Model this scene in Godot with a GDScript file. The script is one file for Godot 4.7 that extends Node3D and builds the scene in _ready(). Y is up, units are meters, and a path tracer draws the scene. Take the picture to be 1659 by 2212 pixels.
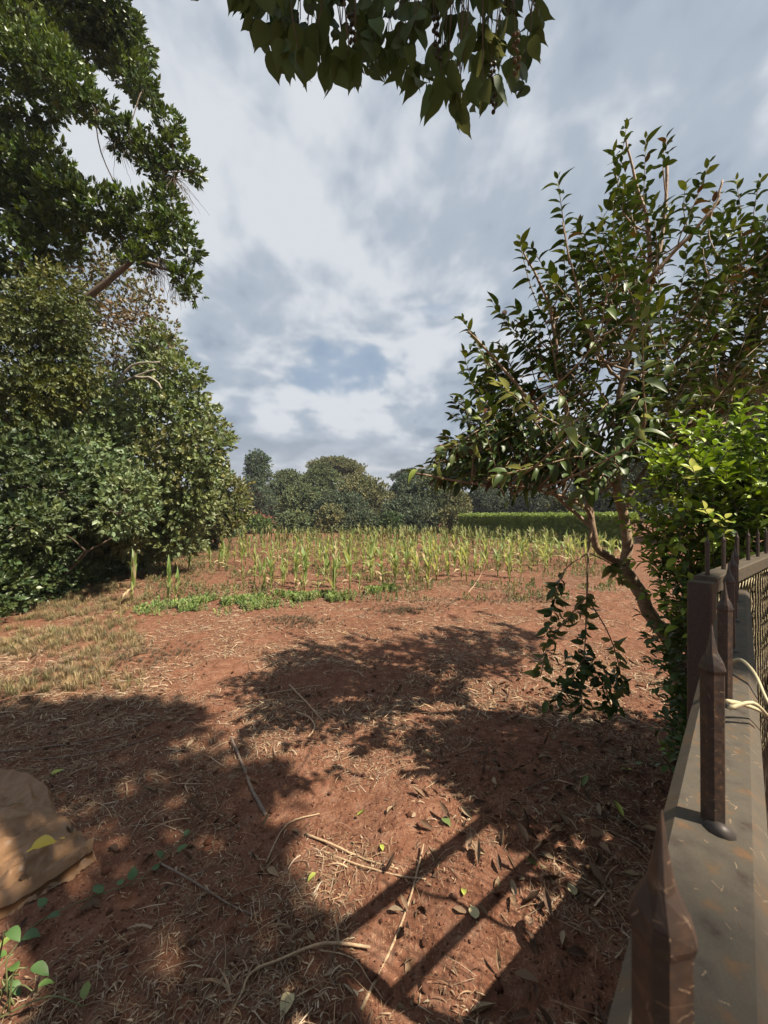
extends Node3D
# A red-soil maize field seen over a spiked steel gate. y up, metres; the camera stands at x 0, z 0 and looks along -z.
const EYE := 2.0
const FOC := 833.0          # focal length in the 1659 x 2212 grid that the photograph was measured in
var rng := RandomNumberGenerator.new()
var n1 := FastNoiseLite.new()
var n2 := FastNoiseLite.new()
var n3 := FastNoiseLite.new()
var M := {}
var taken := {}

# ---------------------------------------------------------------- helpers
func at(px: float, py: float, d: float) -> Vector3:
	return Vector3((px - 829.5) / FOC * d, EYE + (1106.0 - py) / FOC * d, -d)

func on_ground(px: float, py: float) -> Vector3:
	var d := EYE * FOC / (py - 1106.0)
	var p := at(px, py, d)
	return Vector3(p.x, gh(p.x, p.z), p.z)

func gh(x: float, z: float) -> float:
	var d := sqrt(x * x + z * z)
	var near: float = clampf(1.0 - (d - 10.0) / 20.0, 0.0, 1.0)
	return n1.get_noise_2d(x, z) * 0.05 * near + n2.get_noise_2d(x, z) * 0.03 * near + n3.get_noise_2d(x, z) * 0.014 * near

func rf(a: float, b: float) -> float:
	return rng.randf_range(a, b)

func numbered(called: String) -> String:
	var k: int = taken.get(called, 0)
	taken[called] = k + 1
	return called if k == 0 else "%s_%03d" % [called, k]

func thing(called: String, label: String, category: String, pos := Vector3.ZERO, group := "") -> Node3D:
	var o := Node3D.new()
	o.name = numbered(called)
	add_child(o)
	o.position = pos
	tag(o, label, category, group)
	return o

func tag(o: Node, label: String, category: String, group := "", kind := "") -> void:
	if label: o.set_meta("label", label)
	if category: o.set_meta("category", category)
	if group: o.set_meta("group", group)
	if kind: o.set_meta("kind", kind)

func part(called: String, mesh: Mesh, mat: Material, parent: Node, xf := Transform3D.IDENTITY) -> MeshInstance3D:
	var o := MeshInstance3D.new()
	o.name = numbered(called) if parent == self else called
	o.mesh = mesh
	o.material_override = mat
	o.transform = xf
	parent.add_child(o, true)
	return o

func scatter(called: String, mesh: Mesh, mat: Material, parent: Node, xfs: Array, cols: Array, kind := "") -> MultiMeshInstance3D:
	var mm := MultiMesh.new()
	mm.transform_format = MultiMesh.TRANSFORM_3D
	mm.use_colors = true
	mm.mesh = mesh
	mm.instance_count = xfs.size()
	for i in xfs.size():
		mm.set_instance_transform(i, xfs[i])
		mm.set_instance_color(i, cols[i])
	var o := MultiMeshInstance3D.new()
	o.name = numbered(called) if parent == self else called
	o.multimesh = mm
	o.material_override = mat
	parent.add_child(o, true)
	if kind: o.set_meta("kind", kind)
	return o

func new_st() -> SurfaceTool:
	var st := SurfaceTool.new()
	st.begin(Mesh.PRIMITIVE_TRIANGLES)
	return st

func done(st: SurfaceTool, smooth := true) -> ArrayMesh:
	if smooth: st.index()
	st.generate_normals()
	return st.commit()

func tri(st: SurfaceTool, a: Vector3, b: Vector3, c: Vector3) -> void:
	st.add_vertex(a); st.add_vertex(b); st.add_vertex(c)

func quad(st: SurfaceTool, a: Vector3, b: Vector3, c: Vector3, d: Vector3) -> void:
	tri(st, a, b, c); tri(st, a, c, d)

func tube(st: SurfaceTool, pts: Array, radii: Array, sides := 6, cap := true) -> void:
	var rings := []
	var side := Vector3.RIGHT
	for i in pts.size():
		var a: Vector3 = pts[maxi(i - 1, 0)]
		var b: Vector3 = pts[mini(i + 1, pts.size() - 1)]
		var t := (b - a).normalized()
		if i == 0: side = t.cross(Vector3(0.31, 0.2, 0.93)).normalized()
		side = (side - t * side.dot(t)).normalized()
		var up := t.cross(side)
		var ring := []
		for k in sides:
			var an := TAU * k / sides
			ring.append(pts[i] + (side * cos(an) + up * sin(an)) * radii[i])
		rings.append(ring)
	for i in rings.size() - 1:
		for k in sides:
			var k2 := (k + 1) % sides
			quad(st, rings[i][k], rings[i + 1][k], rings[i + 1][k2], rings[i][k2])
	if cap:
		for k in range(1, sides - 1):
			tri(st, rings[0][0], rings[0][k], rings[0][k + 1])
			tri(st, rings[-1][0], rings[-1][k + 1], rings[-1][k])

func limb(st: SurfaceTool, pts: Array, r0: float, r1: float, sides := 6, wob := 0.0) -> void:
	var p := smooth_path(pts, 4, wob)
	var r := []
	for i in p.size(): r.append(lerpf(r0, r1, float(i) / (p.size() - 1)))
	tube(st, p, r, sides)

func smooth_path(pts: Array, sub := 4, wob := 0.0) -> Array:
	var out := []
	for i in pts.size() - 1:
		var p0: Vector3 = pts[maxi(i - 1, 0)]
		var p3: Vector3 = pts[mini(i + 2, pts.size() - 1)]
		for k in sub:
			var v: Vector3 = pts[i].cubic_interpolate(pts[i + 1], p0, p3, float(k) / sub)
			if wob > 0.0 and (i + k) > 0: v += Vector3(rf(-1, 1), rf(-1, 1), rf(-1, 1)) * wob
			out.append(v)
	out.append(pts[-1])
	return out

func box_into(st: SurfaceTool, xf: Transform3D, s: Vector3, ch := 0.0) -> void:
	# a box with chamfered long edges (along its local z), centred
	var h := s * 0.5
	var c := minf(ch, minf(h.x, h.y) * 0.9)
	var pr := [Vector2(-h.x + c, -h.y), Vector2(h.x - c, -h.y), Vector2(h.x, -h.y + c), Vector2(h.x, h.y - c), Vector2(h.x - c, h.y), Vector2(-h.x + c, h.y), Vector2(-h.x, h.y - c), Vector2(-h.x, -h.y + c)]
	if c <= 0.0: pr = [Vector2(-h.x, -h.y), Vector2(h.x, -h.y), Vector2(h.x, h.y), Vector2(-h.x, h.y)]
	var n := pr.size()
	for k in n:
		var a: Vector2 = pr[k]
		var b: Vector2 = pr[(k + 1) % n]
		quad(st, xf * Vector3(a.x, a.y, -h.z), xf * Vector3(a.x, a.y, h.z), xf * Vector3(b.x, b.y, h.z), xf * Vector3(b.x, b.y, -h.z))
	for k in range(1, n - 1):
		tri(st, xf * Vector3(pr[0].x, pr[0].y, h.z), xf * Vector3(pr[k + 1].x, pr[k + 1].y, h.z), xf * Vector3(pr[k].x, pr[k].y, h.z))
		tri(st, xf * Vector3(pr[0].x, pr[0].y, -h.z), xf * Vector3(pr[k].x, pr[k].y, -h.z), xf * Vector3(pr[k + 1].x, pr[k + 1].y, -h.z))

func box_mesh(s: Vector3, ch := 0.0) -> ArrayMesh:
	var st := new_st()
	st.set_smooth_group(-1)
	box_into(st, Transform3D.IDENTITY, s, ch)
	return done(st, false)

# a leaf along +y, facing +z: profile rows are [t, half width as a share of the length]
const OVAL := [[0.0, 0.0], [0.18, 0.13], [0.45, 0.2], [0.75, 0.13], [1.0, 0.0]]
const BLUNT := [[0.0, 0.0], [0.06, 0.075], [0.2, 0.165], [0.4, 0.21], [0.6, 0.2], [0.78, 0.145], [0.91, 0.065], [1.0, 0.0]]
const HEART := [[0.0, 0.0], [0.03, 0.16], [0.1, 0.27], [0.22, 0.335], [0.38, 0.345], [0.54, 0.295], [0.68, 0.2], [0.8, 0.09], [0.9, 0.035], [1.0, 0.0]]
const COARSE_HEART := [[0.0, 0.0], [0.06, 0.22], [0.24, 0.34], [0.5, 0.3], [0.78, 0.1], [1.0, 0.0]]
const DIAMOND := [[0.0, 0.0], [0.45, 0.24], [1.0, 0.0]]
func leaf_into(st: SurfaceTool, xf: Transform3D, l: float, prof: Array, wide := 1.0, fold := 0.3, droop := 0.25, wave := 0.0, stem := 0.0) -> void:
	var mid := []
	var le := []
	var ri := []
	for r in prof:
		var t: float = r[0]
		var w: float = r[1] * wide * l
		var z := -droop * t * t * l
		var c := Vector3(0, l * t + stem, z)
		mid.append(xf * c)
		var wv := sin(t * 17.0) * wave * l
		le.append(xf * (c + Vector3(-w, 0, fold * w + wv)))
		ri.append(xf * (c + Vector3(w, 0, fold * w - wv)))
	for i in prof.size() - 1:
		if i == 0:
			tri(st, mid[0], le[1], mid[1]); tri(st, mid[0], mid[1], ri[1])
		elif i == prof.size() - 2:
			tri(st, mid[i], le[i], mid[i + 1]); tri(st, mid[i], mid[i + 1], ri[i])
		else:
			quad(st, mid[i], le[i], le[i + 1], mid[i + 1]); quad(st, mid[i], mid[i + 1], ri[i + 1], ri[i])
	if stem > 0.0:
		var b := stem * 0.08
		tri(st, xf * Vector3(-b, 0, 0), xf * Vector3(b, 0, 0), mid[0])

func leaf_mesh(l: float, prof: Array, wide := 1.0, fold := 0.3, droop := 0.25, wave := 0.0, stem := 0.0) -> ArrayMesh:
	var st := new_st()
	leaf_into(st, Transform3D.IDENTITY, l, prof, wide, fold, droop, wave, stem)
	return done(st)

# a twig along +y with n leaves round it
func sprig_mesh(n: int, l: float, prof: Array, long: float, wide := 1.0, spread := 0.9, fold := 0.3, droop := 0.3) -> ArrayMesh:
	var st := new_st()
	for i in n:
		var t := (i + 0.5) / n
		var b := Basis(Vector3.UP, i * 2.4 + rf(-0.4, 0.4)) * Basis(Vector3.RIGHT, lerpf(spread * 1.3, spread * 0.35, t) + rf(-0.25, 0.25))
		b = b * Basis(Vector3.UP, rf(-0.5, 0.5))
		leaf_into(st, Transform3D(b, Vector3(0, long * t, 0)), l * rf(0.7, 1.15), prof, wide, fold * rf(0.3, 1.3), droop * rf(0.2, 1.5))
	return done(st)

func twist(dir: Vector3, spin := -1.0) -> Basis:
	# a basis whose y runs along dir
	var y := dir.normalized()
	var x := y.cross(Vector3(0.13, 0.97, 0.21))
	if x.length() < 0.05: x = y.cross(Vector3.RIGHT)
	x = x.normalized()
	var b := Basis(x, y, x.cross(y))
	return Basis(y, rf(0, TAU) if spin < 0.0 else spin) * b

func rand_dir() -> Vector3:
	var z := rf(-1, 1)
	var a := rf(0, TAU)
	var r := sqrt(1.0 - z * z)
	return Vector3(r * cos(a), z, r * sin(a))

func tone(base: Color, vary: float, warm := 0.0) -> Color:
	var k := 0.85 * (1.0 + rf(-vary, vary))
	var w := rf(-1, 1) * warm
	return Color(base.r * k * (1.0 + w), base.g * k, base.b * k * (1.0 - w))

# leaf sprigs through the volume of ellipsoid clumps [centre, radii]; per = sprigs for each square metre of clump surface
func fill_clumps(clumps: Array, per: float, size: float, cols: Array, base: Vector3, xfs: Array, out_cols: Array, up := 0.5, inner := 0.45, vary := 0.3) -> void:
	for c in clumps:
		var o: Vector3 = c[0]
		var r: Vector3 = c[1]
		var k: float = c[2] if c.size() > 2 else 1.0
		var area := 4.0 * PI * pow((pow(r.x * r.y, 1.6) + pow(r.x * r.z, 1.6) + pow(r.y * r.z, 1.6)) / 3.0, 1.0 / 1.6)
		var main: Color = cols[rng.randi() % cols.size()]
		var seed_ := rf(0, 100)
		for i in int(area * per * k):
			var u := rand_dir()
			var bump := 1.0 + 0.34 * n2.get_noise_3d(u.x * 0.55 + seed_, u.y * 0.55, u.z * 0.55) + 0.25 * n2.get_noise_3d(u.x * 1.7 + seed_, u.y * 1.7, u.z * 1.7)
			var rr := lerpf(inner, 1.06, pow(rng.randf(), 0.6)) * bump
			var p := o + u * r * rr
			var dir := (u + Vector3.UP * up + rand_dir() * 0.7).normalized()
			xfs.append(Transform3D(twist(dir).scaled(Vector3.ONE * size * rf(0.65, 1.3)), p - base))
			var cc: Color = main if rng.randf() < 0.75 else cols[rng.randi() % cols.size()]
			out_cols.append(tone(cc, vary, 0.12))

# ---------------------------------------------------------------- materials
func noise_image(size: int, freq: float, seed_: int, oct := 4) -> Image:
	var n := FastNoiseLite.new()
	n.seed = seed_
	n.frequency = freq
	n.fractal_octaves = oct
	return n.get_seamless_image(size, size)

func ramp_tex(size: int, freq: float, seed_: int, stops: Array, oct := 4, grain := 0.0, chaff := 0) -> ImageTexture:
	# colours are linear; the noise is stretched to run over all the stops
	var src := noise_image(size, freq, seed_, oct)
	var out := Image.create_empty(size, size, true, Image.FORMAT_RGB8)
	var lut := []
	for i in 256:
		var t := i / 255.0 * (stops.size() - 1)
		var k := mini(int(t), stops.size() - 2)
		var c: Color = stops[k].lerp(stops[k + 1], t - k)
		lut.append(c)
	for y in size:
		for x in size:
			var v := src.get_pixel(x, y).r
			var c: Color = lut[int(clampf(v, 0.0, 1.0) * 255.0)]
			if grain > 0.0:
				var g := 1.0 + rf(-grain, grain)
				c = Color(c.r * g, c.g * g, c.b * g)
			out.set_pixel(x, y, c.linear_to_srgb())
	for i in chaff:
		var p := Vector2(rf(0, size), rf(0, size))
		var a := rf(0, TAU)
		var l := rf(3.0, 16.0)
		var c := tone(Color(0.36, 0.25, 0.16) if rng.randf() < 0.7 else Color(0.1, 0.06, 0.04), 0.3, 0.05).linear_to_srgb()
		for k in int(l):
			p += Vector2(cos(a), sin(a))
			a += rf(-0.15, 0.15)
			out.set_pixel(posmod(int(p.x), size), posmod(int(p.y), size), c)
	out.generate_mipmaps()
	return ImageTexture.create_from_image(out)

func normal_tex(size: int, freq: float, seed_: int, strength: float, oct := 5) -> ImageTexture:
	var src := noise_image(size, freq, seed_, oct)
	src.convert(Image.FORMAT_RGBA8)
	src.bump_map_to_normal_map(strength)
	return ImageTexture.create_from_image(src)

func plain(c: Color, rough := 0.8, metal := 0.0) -> StandardMaterial3D:
	var m := StandardMaterial3D.new()
	m.albedo_color = c.linear_to_srgb()
	m.roughness = rough
	m.metallic = metal
	m.cull_mode = BaseMaterial3D.CULL_DISABLED
	return m

func leaf_mat(c: Color, rough: float, through: float, spec := 0.5) -> StandardMaterial3D:
	# colour from the copies where there are any, else c
	var m := plain(c, rough)
	m.vertex_color_use_as_albedo = true
	m.metallic_specular = spec
	if through > 0.0:
		m.backlight_enabled = true
		m.backlight = Color(through * 1.0, through * 1.0, through * 0.55)
	return m

func textured(tex: Texture2D, scale: float, rough: float, nrm: Texture2D = null, nscale := 1.0, metal := 0.0) -> StandardMaterial3D:
	var m := plain(Color.WHITE, rough, metal)
	m.albedo_texture = tex
	m.uv1_triplanar = true
	m.uv1_world_triplanar = true
	m.uv1_scale = Vector3.ONE * scale
	if nrm:
		m.normal_enabled = true
		m.normal_texture = nrm
		m.normal_scale = nscale
	return m

func make_materials() -> void:
	M.leaf = leaf_mat(Color.WHITE, 0.5, 0.7)
	M.gloss_leaf = leaf_mat(Color.WHITE, 0.4, 0.7, 0.5)
	M.guava_leaf = leaf_mat(Color.WHITE, 0.45, 0.5, 0.4)
	M.spray_leaf = leaf_mat(Color.WHITE, 0.6, 0.36, 0.25)
	M.dull_leaf = leaf_mat(Color.WHITE, 0.7, 0.4, 0.35)
	M.straw = leaf_mat(Color.WHITE, 0.75, 0.15, 0.3)
	M.crumb = leaf_mat(Color.WHITE, 0.95, 0.0, 0.2)
	var soil := ramp_tex(1024, 0.012, 11, [Color(0.077, 0.034, 0.02), Color(0.12, 0.053, 0.032), Color(0.147, 0.067, 0.041), Color(0.168, 0.084, 0.055), Color(0.2, 0.122, 0.083)], 6, 0.22, 9000)
	M.soil = textured(soil, 0.55, 0.95, normal_tex(1024, 0.03, 12, 9.0), 1.0)
	M.soil.vertex_color_use_as_albedo = true
	M.soil.metallic_specular = 0.2
	var bark := ramp_tex(256, 0.03, 21, [Color(0.05, 0.035, 0.025), Color(0.11, 0.08, 0.055), Color(0.2, 0.15, 0.11)], 4, 0.1)
	M.bark = textured(bark, 2.5, 0.9, normal_tex(256, 0.05, 22, 6.0))
	var guava := ramp_tex(256, 0.018, 23, [Color(0.12, 0.07, 0.04), Color(0.2, 0.125, 0.075), Color(0.27, 0.19, 0.12), Color(0.36, 0.27, 0.18)], 4, 0.08)
	M.guava_bark = textured(guava, 4.0, 0.7, normal_tex(256, 0.04, 24, 4.0), 0.7)
	var pale := ramp_tex(256, 0.03, 25, [Color(0.16, 0.14, 0.11), Color(0.3, 0.27, 0.22), Color(0.42, 0.39, 0.33)], 4, 0.08)
	M.pale_bark = textured(pale, 3.0, 0.85)
	var steel := ramp_tex(512, 0.014, 31, [Color(0.04, 0.026, 0.018), Color(0.062, 0.052, 0.042), Color(0.072, 0.062, 0.049), Color(0.078, 0.067, 0.052), Color(0.08, 0.066, 0.049), Color(0.11, 0.07, 0.042), Color(0.14, 0.08, 0.042)], 6, 0.12, 260)
	M.steel = textured(steel, 5.0, 0.6, normal_tex(256, 0.03, 32, 2.0), 0.35)
	M.steel.metallic_specular = 0.3
	var rust_and_shade := ramp_tex(512, 0.03, 33, [Color(0.014, 0.011, 0.01), Color(0.024, 0.018, 0.015), Color(0.032, 0.022, 0.017), Color(0.06, 0.035, 0.022), Color(0.1, 0.055, 0.034)], 6, 0.15, 300)
	M.rust_and_shade = textured(rust_and_shade, 8.0, 0.5, normal_tex(256, 0.05, 34, 3.0), 0.22)
	M.weld = plain(Color(0.06, 0.05, 0.045), 0.55, 0.3)
	M.wire = plain(Color(0.42, 0.36, 0.22), 0.6)

# ---------------------------------------------------------------- camera, sky, sun
func make_sky() -> void:
	var w := 2048
	var h := 1024
	var img := Image.create_empty(w, h, false, Image.FORMAT_RGBF)
	var c1 := FastNoiseLite.new()
	c1.seed = 5; c1.frequency = 0.55; c1.fractal_octaves = 5; c1.fractal_gain = 0.5
	var c2 := FastNoiseLite.new()
	c2.seed = 9; c2.frequency = 1.9; c2.fractal_octaves = 6; c2.fractal_gain = 0.55
	var c3 := FastNoiseLite.new()
	c3.seed = 17; c3.frequency = 0.9; c3.fractal_octaves = 4
	var dark := Color(0.36, 0.435, 0.535)
	var mid := Color(0.50, 0.575, 0.675)
	var light := Color(0.80, 0.84, 0.895)
	var blue := Color(0.33, 0.465, 0.65)
	for y in h:
		var el := (0.5 - (y + 0.5) / h) * PI
		for x in w:
			var az := (x + 0.5) / w * TAU
			var dir := Vector3(sin(az) * cos(el), sin(el), -cos(az) * cos(el))
			var v := maxf(dir.y, 0.0) + 0.24
			var p := Vector2(dir.x, dir.z) / v
			var warp := c3.get_noise_2d(p.x, p.y) * 0.28
			var a := c1.get_noise_2d(p.x + warp, p.y * 1.15 - warp) * 1.5
			var b := c2.get_noise_2d(p.x - warp * 0.6, p.y + warp)
			var f := c2.get_noise_2d(p.x * 2.3 + warp * 1.5, p.y * 1.6 + 7.0)
			var t := clampf(0.52 + a * 0.42 + b * 0.62 + f * 0.34, 0.0, 1.0)
			var col := dark.lerp(mid, smoothstep(0.08, 0.46, t)).lerp(light, smoothstep(0.44, 0.88, t))
			var low := 1.0 - smoothstep(0.02, 0.25, dir.y)
			col = col.lerp(Color(0.60, 0.615, 0.66), low * 0.7)
			var q := Vector2((dir.x / maxf(-dir.z, 0.01) + 0.09) / 0.17, (dir.y / maxf(-dir.z, 0.01) - 0.385 - 0.1 * dir.x) / 0.085)
			var q2 := Vector2((dir.x / maxf(-dir.z, 0.01) - 0.14) / 0.07, (dir.y / maxf(-dir.z, 0.01) - 0.525) / 0.02)
			var hole := 0.0
			if dir.z < 0.0:
				hole = 1.0 - smoothstep(0.15, 1.25, q.length() * 1.1 + b * 1.2 + f * 1.1) + 0.6 * (1.0 - smoothstep(0.3, 1.2, q2.length() + f * 0.8))
			col = col.lerp(blue, clampf(hole, 0.0, 1.0) * 0.55)
			img.set_pixel(x, y, col * 0.395)
	var pano := PanoramaSkyMaterial.new()
	pano.panorama = ImageTexture.create_from_image(img)
	var sky := Sky.new()
	sky.sky_material = pano
	var env := Environment.new()
	env.background_mode = Environment.BG_SKY
	env.sky = sky
	env.tonemap_mode = Environment.TONE_MAPPER_LINEAR
	env.tonemap_exposure = 2.2
	env.fog_enabled = true
	env.fog_density = 0.00045
	env.fog_light_color = Color(0.86, 0.9, 0.95)
	env.sdfgi_enabled = true
	env.ssao_enabled = true
	env.ssil_enabled = true
	var we := WorldEnvironment.new()
	we.name = "world_environment"
	we.environment = env
	add_child(we)

const SUN_TAN := 1.28      # tangent of the sun's height
func sun_shift(hgt: float) -> Vector3:
	# from a shadow on the ground back to what casts it at that height
	return Vector3(0.902, 0.0, 0.431) * hgt / SUN_TAN + Vector3.UP * hgt

# ---------------------------------------------------------------- ground
func grid_line(fine_from: float, fine_to: float, step: float, far_from: float, far_to: float) -> Array:
	var out := []
	var a := fine_from
	var s := step
	var left := []
	while a > far_from:
		s *= 1.22
		a -= s
		left.append(a)
	left.reverse()
	out.append_array(left)
	var k := fine_from
	while k < fine_to:
		out.append(k)
		k += step
	out.append(fine_to)
	a = fine_to
	s = step
	while a < far_to:
		s *= 1.22
		a += s
		out.append(a)
	return out

func make_ground() -> void:
	var xs := grid_line(-6.5, 6.5, 0.045, -400.0, 400.0)
	var zs := grid_line(-10.0, -0.9, 0.045, -400.0, 60.0)
	var nx := xs.size()
	var nz := zs.size()
	var v := PackedVector3Array()
	var c := PackedColorArray()
	var idx := PackedInt32Array()
	for j in nz:
		for i in nx:
			v.append(Vector3(xs[i], gh(xs[i], zs[j]), zs[j]))
			var k := 1.0 + 0.28 * n1.get_noise_2d(xs[i] * 0.8 + 50.0, zs[j] * 0.8)
			c.append(Color(k, k, k))
	for j in nz - 1:
		for i in nx - 1:
			var a := j * nx + i
			idx.append_array([a, a + 1, a + nx, a + 1, a + nx + 1, a + nx])
	var arr := []
	arr.resize(Mesh.ARRAY_MAX)
	arr[Mesh.ARRAY_VERTEX] = v
	arr[Mesh.ARRAY_COLOR] = c
	arr[Mesh.ARRAY_INDEX] = idx
	var st := SurfaceTool.new()
	st.create_from_arrays(arr)
	st.generate_normals()
	var o := part("ground", st.commit(), M.soil, self)
	tag(o, "bare red brown soil of the maize field", "ground", "", "structure")

func strip_mesh(l: float, w: float, bend: float, lift: float, segs := 4) -> ArrayMesh:
	# a dry blade lying along x, curved on the ground and arched off it
	var st := new_st()
	var a := []
	var b := []
	var an := 0.0
	var p := Vector3(-l * 0.5, 0, 0)
	for i in segs + 1:
		var t := float(i) / segs
		var ww := w * (1.0 - 0.75 * t * t) * 0.5
		var n := Vector3(-sin(an), 0, cos(an))
		var y := sin(t * PI) * lift + 0.004
		a.append(p + n * ww + Vector3.UP * (y + w * 0.25))
		b.append(p - n * ww + Vector3.UP * y)
		an += bend / segs
		p += Vector3(cos(an), 0, sin(an)) * l / segs
	for i in segs: quad(st, a[i], a[i + 1], b[i + 1], b[i])
	return done(st)

func make_litter() -> void:
	var tan_cols := [Color(0.34, 0.235, 0.15), Color(0.42, 0.31, 0.2), Color(0.26, 0.165, 0.105), Color(0.37, 0.25, 0.145), Color(0.2, 0.12, 0.075), Color(0.48, 0.38, 0.27)]
	var blades := [strip_mesh(0.035, 0.0035, 0.3, 0.003, 3), strip_mesh(0.06, 0.004, -0.6, 0.007), strip_mesh(0.022, 0.006, 0.3, 0.004, 3), strip_mesh(0.12, 0.0035, 0.4, 0.008, 5), strip_mesh(0.1, 0.008, -0.35, 0.009, 5), strip_mesh(0.24, 0.0045, -0.5, 0.016, 6), strip_mesh(0.14, 0.002, 0.3, 0.014, 4), strip_mesh(0.28, 0.009, 1.3, 0.02, 8), strip_mesh(0.11, 0.0085, 0.8, 0.01, 5)]
	var counts := [42000, 20000, 42000, 3000, 1700, 600, 6500, 70, 22000]
	for b in blades.size():
		var xfs := []
		var cols := []
		var tries := 0
		while xfs.size() < counts[b] and tries < counts[b] * 6:
			tries += 1
			var d := sqrt(rf(1.0, 13.5 * 13.5))
			if rng.randf() < 0.3: d = rf(1.1, 6.0)
			if b == 6: d = rf(1.15, 4.2)
			if b == 8: d = sqrt(rf(16.0, 27.0 * 27.0)) if rng.randf() < 0.5 else rf(3.6, 11.0)
			var x := rf(-1.0, 1.0) * (1.05 * d + 0.6)
			var dens := 0.5 + 1.3 * n1.get_noise_2d(x * 1.3 + 9.0, -d * 1.3) + 0.7 * n2.get_noise_2d(x * 0.5, d * 0.5)
			if x < -2.2 and d < 4.0: dens += 0.2
			if rng.randf() > dens: continue
			var bs := Basis(Vector3.UP, rf(0, TAU)) * Basis(Vector3.RIGHT, rf(-0.3, 0.3)) * Basis(Vector3.BACK, rf(-0.12, 0.12))
			xfs.append(Transform3D(bs.scaled(Vector3.ONE * rf(0.6, 1.35)), Vector3(x, gh(x, -d) + 0.002, -d)))
			var dull := 0.62 if b == 6 else 0.92
			cols.append(tone(tan_cols[rng.randi() % 6] * dull, 0.25, 0.06))
		var o := scatter("straw_litter", blades[b], M.straw, self, xfs, cols)
		tag(o, ["short dry straw bits strewn over the red soil", "dry curved straw blades strewn over the red soil", "small chaff flakes covering the red soil", "long curled straw blades lying on the red soil", "broad dry husk strips lying on the red soil", "longest dry maize blades scattered on the red soil", "fine dry grass stems matted on the near soil", "broad curled maize blades scattered on the red soil", "torn pale husk flakes strewn over the open field"][b], "straw", "", "stuff")
	# soil crumbs and clods
	var st := new_st()
	var ico := SphereMesh.new()
	ico.radius = 1.0; ico.height = 1.5; ico.radial_segments = 6; ico.rings = 3
	st.append_from(ico, 0, Transform3D.IDENTITY)
	var mdt := MeshDataTool.new()
	mdt.create_from_surface(st.commit(), 0)
	for i in mdt.get_vertex_count():
		var q := mdt.get_vertex(i)
		mdt.set_vertex(i, q * (1.0 + 0.9 * n2.get_noise_3d(q.x * 0.7, q.y * 0.7, q.z * 0.7)))
	var crumb := ArrayMesh.new()
	mdt.commit_to_surface(crumb)
	var xf2 := []
	var co2 := []
	for i in 20000:
		var d := sqrt(rf(1.0, 100.0))
		if i % 2 == 0: d = rf(1.1, 4.5)
		var x := rf(-1.05, 1.05) * d
		var s := rf(0.002, 0.007) if rng.randf() < 0.975 else rf(0.008, 0.024)
		xf2.append(Transform3D(twist(rand_dir()).scaled(Vector3(s, s * rf(0.6, 1.0), s * rf(0.7, 1.3))), Vector3(x, gh(x, -d) + s * 0.3, -d)))
		co2.append(tone(Color(0.135, 0.062, 0.04), 0.4, 0.08))
	var cr := scatter("soil_crumbs", crumb, M.crumb, self, xf2, co2)
	tag(cr, "crumbs and small clods of red soil", "soil", "", "stuff")
	# brown leaf litter, thick under the tree on the right
	var curled := []
	for k in 3: curled.append(leaf_mesh(0.1, OVAL, 0.9, [0.9, 1.4, 0.5][k], [0.5, -0.5, 0.15][k], 0.02, 0.012))
	for k in 3:
		var xf3 := []
		var co3 := []
		while xf3.size() < 330:
			var d := rf(1.2, 5.2)
			var x := rf(-1.0, 1.0) * d
			var want := 0.16 + 0.84 * smoothstep(-0.2, 1.2, x - 0.1 * d + 0.3)
			if rng.randf() > want: continue
			var s := rf(0.45, 1.05)
			var b := Basis(Vector3.UP, rf(0, TAU)) * Basis(Vector3.RIGHT, -PI / 2 + rf(-0.5, 0.5)) * Basis(Vector3.UP, rf(-0.9, 0.9))
			xf3.append(Transform3D(b.scaled(Vector3.ONE * s), Vector3(x, gh(x, -d) + 0.014, -d)))
			co3.append(tone([Color(0.13, 0.075, 0.045), Color(0.2, 0.13, 0.08), Color(0.1, 0.06, 0.04), Color(0.26, 0.19, 0.12)][rng.randi() % 4], 0.25, 0.05))
		var o := scatter("leaf_litter", curled[k], M.straw, self, xf3, co3)
		tag(o, ["curled brown leaves littering the shaded soil", "cupped brown leaves littering the shaded soil", "flat brown leaves littering the shaded soil"][k], "leaf litter", "", "stuff")

func blade_tuft(n: int, hgt: float, w: float) -> ArrayMesh:
	var st := new_st()
	for i in n:
		var an := rf(0, TAU)
		var out := Vector3(cos(an), 0, sin(an))
		var h := hgt * rf(0.5, 1.1)
		var lean := rf(0.15, 0.8)
		var p0 := out * rf(0.0, hgt * 0.25)
		var p1 := p0 + out * h * lean * 0.35 + Vector3.UP * h * 0.6
		var p2 := p0 + out * h * lean + Vector3.UP * h * rf(0.7, 1.0)
		var s := Vector3(-out.z, 0, out.x) * w * 0.5
		quad(st, p0 - s, p1 - s * 0.8, p1 + s * 0.8, p0 + s)
		tri(st, p1 - s * 0.8, p2, p1 + s * 0.8)
	return done(st)

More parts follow.
